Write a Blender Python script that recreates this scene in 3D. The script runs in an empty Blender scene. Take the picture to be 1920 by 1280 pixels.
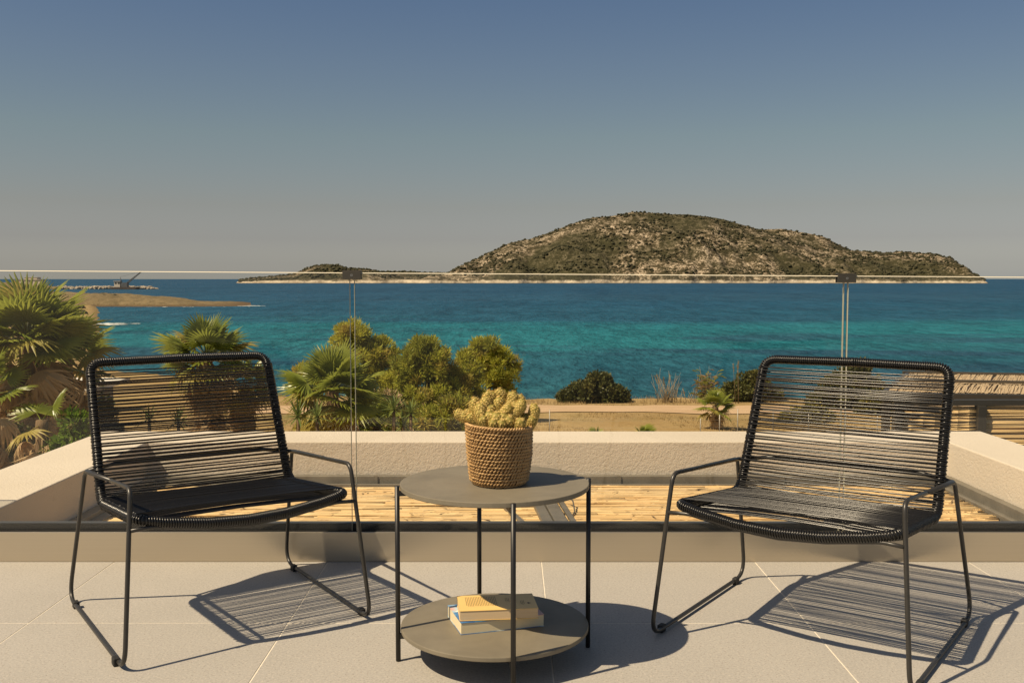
import bpy, bmesh, math, random
from mathutils import Vector, Matrix, noise as mnoise
from math import sin, cos, pi, radians as R
random.seed(7)
S = bpy.context.scene
C = S.collection

# ------------------------------------------------------------------ camera, sky, sun, exposure
FPX, EYE = 1867.0, 1.0
PITCH = math.atan(117 / FPX)
cam = bpy.data.cameras.new('camera'); cam.sensor_width = 36; cam.lens = FPX / 1920 * 36
cam.clip_start = 0.05; cam.clip_end = 120000
co = bpy.data.objects.new('camera', cam); C.objects.link(co)
co.location = (0, 0, EYE); co.rotation_euler = (pi / 2 - PITCH, 0, 0)
S.camera = co

SUNV = Vector((-0.64, -0.38, 1.0)).normalized()
W = bpy.data.worlds.new('World'); S.world = W; W.use_nodes = True
nt = W.node_tree; nt.nodes.clear()
out = nt.nodes.new('ShaderNodeOutputWorld'); bg = nt.nodes.new('ShaderNodeBackground')
sky = nt.nodes.new('ShaderNodeTexSky'); sky.sky_type = 'NISHITA'; sky.sun_disc = False
sky.sun_elevation = math.asin(SUNV.z); sky.sun_rotation = math.atan2(SUNV.x, SUNV.y)
sky.air_density = 1.0; sky.dust_density = 1.0; sky.ozone_density = 1.0; sky.altitude = 10
# dusty summer haze low over the sea: the air is tinted by elevation, the same all round
geo = nt.nodes.new('ShaderNodeTexCoord'); sep = nt.nodes.new('ShaderNodeSeparateXYZ')
mr = nt.nodes.new('ShaderNodeMapRange'); mr.inputs['From Min'].default_value = 0; mr.inputs['From Max'].default_value = 0.5
rmp = nt.nodes.new('ShaderNodeValToRGB')
SKYRAMP = [(0.0, (1.36, 1.34, 1.46)), (.009, (1.23, 1.22, 1.36)), (.03, (1.04, 1.03, 1.17)), (.078, (.87, .80, .88)), (.142, (.87, .745, .71)), (.277, (.855, .80, .70)), (.41, (.785, .765, .75)), (.53, (.70, .73, .78)), (1.0, (1.15, 1.0, .84))]
while len(rmp.color_ramp.elements) < len(SKYRAMP): rmp.color_ramp.elements.new(0.5)
for e, (p_, c_) in zip(rmp.color_ramp.elements, SKYRAMP): e.position = p_; e.color = (*c_, 1)
mul = nt.nodes.new('ShaderNodeMix'); mul.data_type = 'RGBA'; mul.blend_type = 'MULTIPLY'; mul.inputs[0].default_value = 1
L = nt.links.new
L(geo.outputs['Generated'], sep.inputs[0]); L(sep.outputs['Z'], mr.inputs['Value']); L(mr.outputs[0], rmp.inputs[0])
L(sky.outputs[0], mul.inputs[6]); L(rmp.outputs[0], mul.inputs[7]); L(mul.outputs[2], bg.inputs['Color'])
bg.inputs['Strength'].default_value = 0.06
L(bg.outputs[0], out.inputs[0])

sl = bpy.data.lights.new('sun', 'SUN'); sl.energy = 4.7; sl.angle = R(0.53); sl.color = (1.0, 0.82, 0.565)
so = bpy.data.objects.new('sun', sl); C.objects.link(so); so.rotation_euler = (-SUNV).to_track_quat('-Z', 'Y').to_euler()
so.location = SUNV * 30

S.view_settings.view_transform = 'Standard'; S.view_settings.look = 'None'; S.view_settings.gamma = 1
S.view_settings.use_curve_mapping = False; S.view_settings.exposure = 0.4
S.render.resolution_x = 1024; S.render.resolution_y = 682
S.render.engine = 'CYCLES'
S.cycles.max_bounces = 10; S.cycles.transparent_max_bounces = 24; S.cycles.caustics_reflective = False; S.cycles.caustics_refractive = False

# ------------------------------------------------------------------ helpers
def at(x, y, d):
    """world point seen in direction (x, y) of a 1920x1280 frame at ground distance d"""
    u = (x - 960) / FPX; v = (640 - y) / FPX
    r = Vector((u, cos(PITCH) + v * sin(PITCH), -sin(PITCH) + v * cos(PITCH)))
    t = d / r.y
    return Vector((0, 0, EYE)) + r * t

class MB:
    def __init__(s): s.v = []; s.f = []; s.m = []; s.sm = []
    def add(s, vs, fs, mi=0, smooth=False):
        o = len(s.v); s.v += [tuple(v) for v in vs]
        for f in fs: s.f.append(tuple(i + o for i in f)); s.m.append(mi); s.sm.append(smooth)
    def box(s, x0, x1, y0, y1, z0, z1, mi=0, M=None):
        vs = [Vector(p) for p in ((x0,y0,z0),(x1,y0,z0),(x1,y1,z0),(x0,y1,z0),(x0,y0,z1),(x1,y0,z1),(x1,y1,z1),(x0,y1,z1))]
        if M: vs = [M @ v for v in vs]
        s.add(vs, [(0,3,2,1),(4,5,6,7),(0,1,5,4),(1,2,6,5),(2,3,7,6),(3,0,4,7)], mi)
    def tube(s, pts, r, n=8, mi=0, cap=True, radii=None, closed=False):
        pts = [Vector(p) for p in pts]; k = len(pts)
        tang = []
        for i in range(k):
            if closed: t = pts[(i+1) % k] - pts[i-1]
            else: t = pts[min(i+1, k-1)] - pts[max(i-1, 0)]
            tang.append(t.normalized())
        a = Vector((0,0,1)) if abs(tang[0].z) < .9 else Vector((1,0,0))
        nrm = (a - tang[0] * a.dot(tang[0])).normalized()
        vs = []
        for i in range(k):
            t = tang[i]; nrm = (nrm - t * nrm.dot(t)).normalized(); b = t.cross(nrm)
            rr = radii[i] if radii else r
            for j in range(n):
                q = 2*pi*j/n; vs.append(pts[i] + (nrm*cos(q) + b*sin(q))*rr)
        fs = []
        for i in range(k if closed else k-1):
            for j in range(n):
                i2 = (i+1) % k
                fs.append((i*n+j, i*n+(j+1)%n, i2*n+(j+1)%n, i2*n+j))
        if cap and not closed:
            fs.append(tuple(range(n-1, -1, -1))); fs.append(tuple((k-1)*n+j for j in range(n)))
        s.add(vs, fs, mi, True)
    def mesh(s, name, mats):
        me = bpy.data.meshes.new(name); me.from_pydata(s.v, [], s.f)
        if not isinstance(mats, (list, tuple)): mats = [mats]
        for m in mats: me.materials.append(m)
        me.polygons.foreach_set('material_index', s.m); me.polygons.foreach_set('use_smooth', s.sm)
        me.update(); return me
    def build(s, name, mats, parent=None, bevel=0, **kw):
        return link(name, s.mesh(name, mats), parent, bevel=bevel, **kw)

def link(name, me, parent=None, loc=None, rot=None, scale=None, bevel=0, label=None, kind=None):
    o = bpy.data.objects.new(name, me); C.objects.link(o)
    if parent: o.parent = parent
    if loc is not None: o.location = loc
    if rot is not None: o.rotation_euler = rot
    if scale is not None: o.scale = scale if hasattr(scale, '__len__') else (scale,)*3
    if bevel:
        b = o.modifiers.new('bevel', 'BEVEL'); b.width = bevel; b.segments = 2; b.limit_method = 'ANGLE'; b.angle_limit = R(40)
    if label: o['label'] = label
    if kind: o['kind'] = kind
    return o

def tag(o, label=None, cat=None, group=None, kind=None):
    if label: o['label'] = label
    if cat: o['category'] = cat
    if group: o['group'] = group
    if kind: o['kind'] = kind
    return o

def empty(name, loc=(0,0,0), rz=0):
    o = bpy.data.objects.new(name, None); C.objects.link(o); o.location = loc; o.rotation_euler = (0,0,rz)
    o.empty_display_size = .1; return o

def copy_tree(o, parent=None):
    c = o.copy(); C.objects.link(c); c.parent = parent
    for ch in [x for x in o.children]: copy_tree(ch, c)
    return c

def arc_path(pts, rad, seg=6):
    """polyline with rounded corners; rad may be a list (one per inner point)"""
    pts = [Vector(p) for p in pts]; o = [pts[0]]
    for i in range(1, len(pts)-1):
        p, a, b = pts[i], pts[i-1], pts[i+1]
        r = rad[i-1] if isinstance(rad, (list, tuple)) else rad
        d1 = (a-p).normalized(); d2 = (b-p).normalized(); ang = d1.angle(d2)
        t = min(r/math.tan(ang/2), (a-p).length*.48, (b-p).length*.48)
        s0 = p + d1*t; s1 = p + d2*t
        for k in range(seg+1):
            q = k/seg; o.append(s0*(1-q)**2 + p*2*q*(1-q) + s1*q*q)
    o.append(pts[-1]); return o

def resample(pts, step):
    o = [pts[0]]; acc = 0
    for a, b in zip(pts[:-1], pts[1:]):
        l = (b-a).length
        if l < 1e-9: continue
        d = step-acc
        while d <= l:
            o.append(a + (b-a)*(d/l)); d += step
        acc = l-(d-step)
    return o

# ------------------------------------------------------------------ materials
class NT:
    def __init__(s, name):
        s.m = bpy.data.materials.new(name); s.m.use_nodes = True; s.t = s.m.node_tree; s.t.nodes.clear()
        s.out = s.t.nodes.new('ShaderNodeOutputMaterial')
    def n(s, typ, **kw):
        x = s.t.nodes.new('ShaderNode'+typ)
        for k, v in kw.items():
            if k[0] == 'i' and k[1:].isdigit(): s.set(x.inputs[int(k[1:])], v)
            elif k in x.inputs.keys(): s.set(x.inputs[k], v)
            else: setattr(x, k, v)
        return x
    def set(s, inp, v):
        if isinstance(v, bpy.types.NodeSocket): s.t.links.new(v, inp)
        elif isinstance(v, tuple) and len(v) == 3 and inp.type == 'RGBA': inp.default_value = (*v, 1)
        else: inp.default_value = v
    def l(s, a, b): s.t.links.new(a, b)
    def pos(s): return s.n('NewGeometry').outputs['Position']
    def obj(s): return s.n('TexCoord').outputs['Object']
    def scaled(s, vec, sc):
        return s.n('Mapping', Vector=vec, Scale=sc).outputs[0]
    def noise(s, vec, scale, detail=4, rough=.55, dist=0):
        x = s.n('TexNoise'); s.l(vec, x.inputs['Vector'])
        x.inputs['Scale'].default_value = scale; x.inputs['Detail'].default_value = detail
        x.inputs['Roughness'].default_value = rough; x.inputs['Distortion'].default_value = dist
        return x.outputs['Fac']
    def ramp(s, fac, stops):
        r = s.n('ValToRGB'); s.l(fac, r.inputs[0]); el = r.color_ramp.elements
        while len(el) < len(stops): el.new(.5)
        for e, (p, c) in zip(el, stops): e.position = p; e.color = (*c, 1) if hasattr(c, '__len__') else (c, c, c, 1)
        return r.outputs[0]
    def mix(s, fac, a, b, mode='MIX'):
        x = s.n('Mix', data_type='RGBA', blend_type=mode)
        s.set(x.inputs[0], fac); s.set(x.inputs[6], a); s.set(x.inputs[7], b); return x.outputs[2]
    def math(s, op, a, b=0.0, clamp=False):
        x = s.n('Math', operation=op, use_clamp=clamp); s.set(x.inputs[0], a); s.set(x.inputs[1], b); return x.outputs[0]
    def bump(s, h, strength=.3, dist=.01, normal=None):
        x = s.n('Bump'); s.l(h, x.inputs['Height']); x.inputs['Strength'].default_value = strength; x.inputs['Distance'].default_value = dist
        if normal: s.l(normal, x.inputs['Normal'])
        return x.outputs[0]
    def pbr(s, col, rough=.6, metal=0, normal=None, spec=.5, **kw):
        b = s.n('BsdfPrincipled'); s.set(b.inputs['Base Color'], col); s.set(b.inputs['Roughness'], rough); s.set(b.inputs['Metallic'], metal)
        s.set(b.inputs['Specular IOR Level'], spec)
        if normal: s.l(normal, b.inputs['Normal'])
        for k, v in kw.items(): s.set(b.inputs[k], v)
        return b.outputs[0]
    def done(s, sh): s.l(sh, s.out.inputs['Surface']); return s.m
    def rnd(s): return s.n('ObjectInfo').outputs['Random']

def simple(name, col, rough=.6, metal=0, var=.12, scale=20, bump=0, bscale=200, bdist=.002, spec=.5):
    t = NT(name); p = t.obj()
    n = t.noise(p, scale, 5)
    c = t.mix(t.ramp(n, [(.3, 0), (.7, 1)]), tuple(x*(1-var) for x in col), tuple(min(1, x*(1+var)) for x in col))
    nm = t.bump(t.noise(p, bscale, 3), bump, bdist) if bump else None
    return t.done(t.pbr(c, rough, metal, nm, spec))

def mat_tile():
    t = NT('porcelain_tile'); p = t.pos(); r = t.rnd()
    n1 = t.noise(p, 3.2, 5, .6); n2 = t.noise(p, 420, 2, .7); n3 = t.noise(p, 60, 4)
    c = t.mix(t.ramp(n1, [(.3, 0), (.7, 1)]), (.350, .333, .306), (.390, .370, .340))
    c = t.mix(t.math('MULTIPLY', r, .55), c, (.330, .314, .290))
    c = t.mix(t.ramp(t.noise(p, 150, 3, .75), [(.5, 0), (.68, .7)]), c, (.52, .47, .405))
    c = t.mix(t.ramp(t.noise(p, 170, 2, .75), [(.32, .9), (.45, 0)]), c, (.225, .20, .172))
    c = t.mix(t.ramp(t.noise(p, 1.1, 6, .7, .6), [(.55, 0), (.8, .10)]), c, (.27, .24, .205))
    nm = t.bump(n3, .10, .002, t.bump(n2, .12, .001))
    return t.done(t.pbr(c, .62, 0, nm, .35))
def mat_stucco():
    t = NT('stucco'); p = t.pos()
    n = t.noise(p, 75, 4, .6, .5); v = t.n('TexVoronoi', Scale=110.0); t.l(p, v.inputs['Vector'])
    c = t.mix(t.ramp(t.noise(p, 1.4, 5), [(.3, 0), (.75, 1)]), (.535, .47, .385), (.60, .53, .44))
    c = t.mix(t.ramp(t.noise(t.scaled(p, (9, 9, .7)), 1.2, 5, .65), [(.56, 0), (.8, .10)]), c, (.40, .34, .27))
    c = t.mix(t.ramp(t.noise(p, 18, 3, .7), [(.64, 0), (.74, .22)]), c, (.30, .27, .22))
    nm = t.bump(n, .55, .0065, t.bump(v.outputs[0], .25, .002))
    return t.done(t.pbr(c, .9, 0, nm, .2))
def mat_reed():
    t = NT('dry_reed'); p = t.obj(); r = t.rnd()
    c = t.ramp(r, [(0, (.50, .33, .15)), (.3, (.60, .41, .19)), (.6, (.66, .48, .24)), (.85, (.57, .42, .22)), (1, (.47, .34, .18))])
    c = t.mix(t.ramp(t.noise(t.scaled(p, (3, 160, 160)), 1.0, 3), [(.4, 0), (.75, .55)]), c, (.42, .27, .12))
    c = t.mix(t.ramp(t.noise(t.scaled(p, (22, 60, 60)), 1.0, 3, .7), [(.62, 0), (.70, .8)]), c, (.17, .10, .05))
    return t.done(t.pbr(c, .55, 0, None, .35))
def mat_cane():
    t = NT('screen_cane'); p = t.obj(); r = t.rnd()
    c = t.ramp(r, [(0, (.56, .39, .18)), (.5, (.63, .45, .22)), (1, (.58, .42, .22))])
    c = t.mix(t.ramp(t.noise(t.scaled(p, (14, 60, 60)), 1.0, 3, .7), [(.60, 0), (.70, .6)]), c, (.26, .16, .07))
    return t.done(t.pbr(c, .6, 0, None, .3))
def mat_thatch():
    t = NT('thatch_straw'); p = t.obj(); r = t.rnd()
    c = t.ramp(r, [(0, (.42, .30, .17)), (.5, (.55, .42, .26)), (1, (.48, .37, .24))])
    c = t.mix(t.ramp(t.noise(t.scaled(p, (30, 2, 30)), 1.5, 3), [(.45, 0), (.7, .6)]), c, (.25, .17, .09))
    return t.done(t.pbr(c, .8))
def mat_glass():
    # clear pane: Schlick reflection over straight transmission, faint green-grey tint
    t = NT('clear_glass'); g = t.n('NewGeometry')
    d = t.n('VectorMath', operation='DOT_PRODUCT'); t.l(g.outputs['Normal'], d.inputs[0]); t.l(g.outputs['Incoming'], d.inputs[1])
    c = t.math('ABSOLUTE', d.outputs['Value']); k = t.math('POWER', t.math('SUBTRACT', 1.0, c), 5.0)
    fr = t.math('ADD', t.math('MULTIPLY', k, .95), .024)
    tr = t.n('BsdfTransparent', Color=(.978, .984, .974)); gl = t.n('BsdfGlossy', Color=(1., 1., 1.), Roughness=0.0)
    m = t.n('MixShader'); t.l(fr, m.inputs[0]); t.l(tr.outputs[0], m.inputs[1]); t.l(gl.outputs[0], m.inputs[2])
    # dust and wiped streaks on the pane
    p = t.pos(); dirt = t.ramp(t.noise(t.scaled(p, (1.5, 1, .35)), 2.2, 6, .7, .5), [(.45, 0), (.8, .006)])
    df = t.n('BsdfDiffuse', Color=(.55, .52, .46)); m2 = t.n('MixShader'); t.l(dirt, m2.inputs[0]); t.l(m.outputs[0], m2.inputs[1]); t.l(df.outputs[0], m2.inputs[2])
    return t.done(m2.outputs[0])
def mat_glass_edge():
    t = NT('sunlit_glass_edge')
    return t.done(t.pbr((.72, .66, .52), .25, 0, None, .6))  # pale cream stands for sun caught on the top edge, put in as colour
def mat_glass_side():
    t = NT('dim_glass_edge')
    return t.done(t.pbr((.40, .39, .31), .3, 0, None, .5))  # dimmer copy of that edge for the vertical sides, less light in its colour
def mat_brushed(name, col, rough):
    t = NT(name); p = t.pos()
    n = t.noise(t.scaled(p, (1.2, 400, 900)), 1.0, 4, .7)
    c = t.mix(n, tuple(x*.82 for x in col), col)
    nm = t.bump(n, .05, .001)
    return t.done(t.pbr(c, t.mix(n, (rough*.8,)*3, (rough*1.25,)*3), .85, nm, .5))
def mat_concrete():
    t = NT('dark_concrete'); p = t.obj()
    n = t.noise(p, 9, 7, .65, .4)
    c = t.mix(t.ramp(n, [(.3, 0), (.72, 1)]), (.155, .135, .099), (.205, .179, .131))
    c = t.mix(t.ramp(t.noise(p, 260, 2, .7), [(.62, 0), (.75, .35)]), c, (.2, .185, .16))
    nm = t.bump(t.noise(p, 90, 5), .12, .002)
    return t.done(t.pbr(c, .55, 0, nm, .4))
def mat_leaf(name, a, b, trans=.35, rough=.5):
    t = NT(name); p = t.obj(); r = t.rnd()
    f = t.math('ADD', t.math('MULTIPLY', r, .6), t.math('MULTIPLY', t.noise(p, 3.0, 3), .5), True)
    c = t.mix(f, a, b)
    pb = t.pbr(c, rough, 0, None, .3)
    tl = t.n('BsdfTranslucent'); t.l(t.mix(.5, c, tuple(min(1, x*1.5) for x in b)), tl.inputs[0])
    m = t.n('MixShader'); m.inputs[0].default_value = trans; t.l(pb, m.inputs[1]); t.l(tl.outputs[0], m.inputs[2])
    return t.done(m.outputs[0])
def mat_ground():
    t = NT('dry_ground'); p = t.pos()
    n = t.noise(p, .35, 6, .65); n2 = t.noise(p, 2.6, 5, .7)
    c = t.mix(t.ramp(n, [(.35, 0), (.68, 1)]), (.30, .20, .085), (.36, .26, .125))
    c = t.mix(t.ramp(n2, [(.5, 0), (.75, .7)]), c, (.21, .145, .06))
    c = t.mix(t.ramp(t.noise(p, .16, 4), [(.58, 0), (.72, .6)]), c, (.17, .15, .06))
    c = t.mix(t.ramp(t.noise(p, 9, 4, .7), [(.6, 0), (.75, .5)]), c, (.45, .34, .2))
    nm = t.bump(n2, .6, .15)
    return t.done(t.pbr(c, .95, 0, nm, .1))
def mat_track():
    t = NT('dirt_track'); p = t.pos()
    n = t.noise(t.scaled(p, (.3, 1.6, 1)), 1.0, 6, .65)
    c = t.mix(t.ramp(n, [(.35, 0), (.7, 1)]), (.43, .29, .17), (.53, .385, .25))
    c = t.mix(t.ramp(t.noise(p, 3.0, 4, .7), [(.6, 0), (.76, .5)]), c, (.3, .19, .1))
    return t.done(t.pbr(c, .95, 0, t.bump(n, .4, .08), .1))
def mat_sea():
    t = NT('sea_water'); p = t.pos(); s = t.n('SeparateXYZ'); t.l(p, s.inputs[0])
    # shallow-to-deep colour: depth grows with the distance from the shore
    inv = t.math('DIVIDE', 13069.0, s.outputs['Y'])
    wob = t.math('MULTIPLY', t.math('SUBTRACT', t.noise(t.scaled(p, (.006, .02, 1)), 1.0, 5, .6), .5), 70.0)
    xs = t.math('MULTIPLY', s.outputs['X'], -.10)
    v = t.math('DIVIDE', t.math('ADD', inv, t.math('MULTIPLY', wob, t.math('MINIMUM', t.math('DIVIDE', inv, 80.0), 1.0))), 240.0)
    c = t.ramp(v, SEARAMP)
    # seagrass meadows on the bottom
    g = t.noise(t.scaled(p, (.018, .045, 1)), 1.0, 5, .6, .4)
    gm = t.math('MULTIPLY', t.ramp(g, [(.50, 0), (.60, 1)]), t.ramp(v, [(.30, 0), (.5, .75), (.74, .85), (.85, .45)]))
    c = t.mix(gm, c, (.010, .050, .105))
    g2 = t.noise(t.scaled(p, (.0016, .006, 1)), 1.0, 5, .6, .4)
    c = t.mix(t.ramp(g2, [(.45, 0), (.65, .4)]), c, (.022, .072, .135))
    # wind waves at several wavelengths (crests run across the view)
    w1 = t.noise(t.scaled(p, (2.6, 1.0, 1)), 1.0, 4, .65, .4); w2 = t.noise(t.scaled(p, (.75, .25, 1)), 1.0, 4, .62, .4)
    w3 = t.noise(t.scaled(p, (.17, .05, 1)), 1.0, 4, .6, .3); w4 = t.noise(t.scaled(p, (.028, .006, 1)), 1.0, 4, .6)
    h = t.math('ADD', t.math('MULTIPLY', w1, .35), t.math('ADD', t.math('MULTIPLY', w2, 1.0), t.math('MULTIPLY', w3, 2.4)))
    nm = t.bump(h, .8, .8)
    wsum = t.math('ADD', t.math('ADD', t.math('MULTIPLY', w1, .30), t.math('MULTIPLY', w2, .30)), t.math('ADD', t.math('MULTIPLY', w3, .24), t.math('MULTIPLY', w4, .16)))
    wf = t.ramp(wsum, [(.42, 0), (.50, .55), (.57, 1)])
    c = t.mix(wf, t.mix(.66, c, (.003, .018, .034)), t.mix(.10, c, (.12, .26, .32)))  # wave light and shade mixed into the body colour: dark troughs, pale crests
    df = t.n('BsdfDiffuse'); t.l(c, df.inputs[0]); t.l(nm, df.inputs['Normal'])
    gl = t.n('BsdfGlossy', Color=(.8, .9, 1.), Roughness=.16); t.l(nm, gl.inputs['Normal'])
    fr = t.n('Fresnel', IOR=1.33); t.l(nm, fr.inputs['Normal'])
    m = t.n('MixShader'); t.l(t.math('MINIMUM', t.math('MULTIPLY', fr.outputs[0], .40), .055), m.inputs[0]); t.l(df.outputs[0], m.inputs[1]); t.l(gl.outputs[0], m.inputs[2])
    return t.done(m.outputs[0])
SEARAMP = [(0.0, (.007, .055, .140)), (.12, (.006, .062, .145)), (.30, (.006, .085, .158)), (.36, (.005, .165, .215)), (.54, (.007, .195, .230)), (.60, (.008, .115, .165)), (.75, (.009, .105, .150)), (.9, (.015, .135, .165)), (1.0, (.04, .18, .18))]
def mat_island():
    t = NT('island_scrub_and_rock'); p = t.pos(); s = t.n('SeparateXYZ'); t.l(p, s.inputs[0])
    n0 = t.noise(p, .0048, 4, .6, .4); n1 = t.noise(p, .016, 6, .68, .3); n2 = t.noise(p, .075, 5, .72); n3 = t.noise(p, .28, 4, .72)
    c = t.mix(t.ramp(n1, [(.40, 0), (.60, 1)]), (.056, .049, .025), (.112, .084, .049))
    c = t.mix(t.ramp(n0, [(.47, 0), (.56, .85)]), c, (.046, .045, .020))
    c = t.mix(t.ramp(n2, [(.40, .7), (.54, 0)]), c, (.032, .029, .015))
    rock = t.math('MULTIPLY', t.ramp(n2, [(.46, 0), (.56, 1)]), t.ramp(n3, [(.45, 0), (.54, 1)]))
    c = t.mix(t.math('MULTIPLY', rock, t.math('MULTIPLY', t.ramp(n1, [(.36, .15), (.54, 1)]), t.ramp(n0, [(.44, 1), (.56, .18)]))), c, (.46, .375, .27))
    c = t.mix(t.ramp(n3, [(.40, .65), (.50, 0)]), c, (.024, .024, .012))
    zz = t.math('ADD', s.outputs['Z'], t.math('ADD', t.math('MULTIPLY', t.math('SUBTRACT', n3, .5), 4.0), t.math('MULTIPLY', t.math('SUBTRACT', n1, .5), 16.0)))
    c = t.mix(t.ramp(t.math('DIVIDE', t.math('ADD', zz, 6.0), 10.0), [(.30, 1), (.52, 0)]), c, t.mix(t.ramp(n2, [(.35, 0), (.6, 1)]), (.28, .225, .16), (.56, .475, .36)))
    c = t.mix(t.ramp(t.math('DIVIDE', t.math('ADD', s.outputs['Z'], 6.0), 10.0), [(.05, .85), (.12, 0)]), c, (.11, .085, .06))
    nm = t.bump(n1, .9, 9.0, t.bump(n2, .8, 3.0, t.bump(n3, .7, 1.2)))
    return t.done(t.pbr(c, .95, 0, nm, .1))
def mat_headland():
    t = NT('headland_rock'); p = t.pos(); s = t.n('SeparateXYZ'); t.l(p, s.inputs[0])
    n = t.noise(p, .16, 7, .75); n2 = t.noise(p, .6, 5, .75)
    c = t.mix(t.ramp(n, [(.35, 0), (.68, 1)]), (.13, .098, .05), (.25, .185, .10))
    c = t.mix(t.ramp(n2, [(.48, 0), (.66, .85)]), c, (.085, .066, .032))
    c = t.mix(t.ramp(t.math('ADD', s.outputs['Z'], 6.0), [(.25, .9), (.6, 0)]), c, (.10, .065, .035))
    return t.done(t.pbr(c, .95, 0, t.bump(n2, .7, .5), .1))
def mat_bark(name, a, b):
    t = NT(name); p = t.obj(); n = t.noise(t.scaled(p, (8, 8, 2)), 2.0, 5, .7)
    return t.done(t.pbr(t.mix(n, a, b), .9, 0, t.bump(n, .7, .03), .1))
def mat_cactus():
    t = NT('cactus_flesh'); p = t.obj(); n = t.noise(p, 40, 3)
    c = t.mix(n, (.20, .17, .032), (.33, .265, .065))
    return t.done(t.pbr(c, .6, 0, None, .3, **{'Subsurface Weight': .05}))
def mat_basket():
    t = NT('woven_seagrass'); p = t.obj(); s = t.n('SeparateXYZ'); t.l(p, s.inputs[0])
    n = t.noise(p, 75, 3, .7); n1 = t.noise(p, 16, 4)
    c = t.mix(t.ramp(n, [(.3, 0), (.7, 1)]), (.40, .24, .10), (.56, .365, .165))
    c = t.mix(t.ramp(n1, [(.5, 0), (.75, .5)]), c, (.66, .43, .19))
    c = t.mix(t.ramp(t.noise(p, 220, 2, .6), [(.58, 0), (.72, .6)]), c, (.17, .085, .03))
    return t.done(t.pbr(c, .55, 0, t.bump(t.noise(p, 500, 3), .3, .001), .35))
def mat_pages(a, b):
    t = NT('book_pages'); p = t.obj()
    n = t.noise(t.scaled(p, (4, 4, 900)), 1.0, 3, .6)
    return t.done(t.pbr(t.mix(n, a, b), .8, 0, t.bump(n, .25, .001), .2))
def mat_blue_cover():
    t = NT('blue_printed_cover'); p = t.obj()
    n = t.noise(p, 14, 3, .5, .8)
    c = t.ramp(n, [(.44, (.03, .13, .34)), (.52, (.05, .2, .45)), (.60, (.42, .55, .62)), (.66, (.62, .35, .30))])
    return t.done(t.pbr(c, .35))

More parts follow.
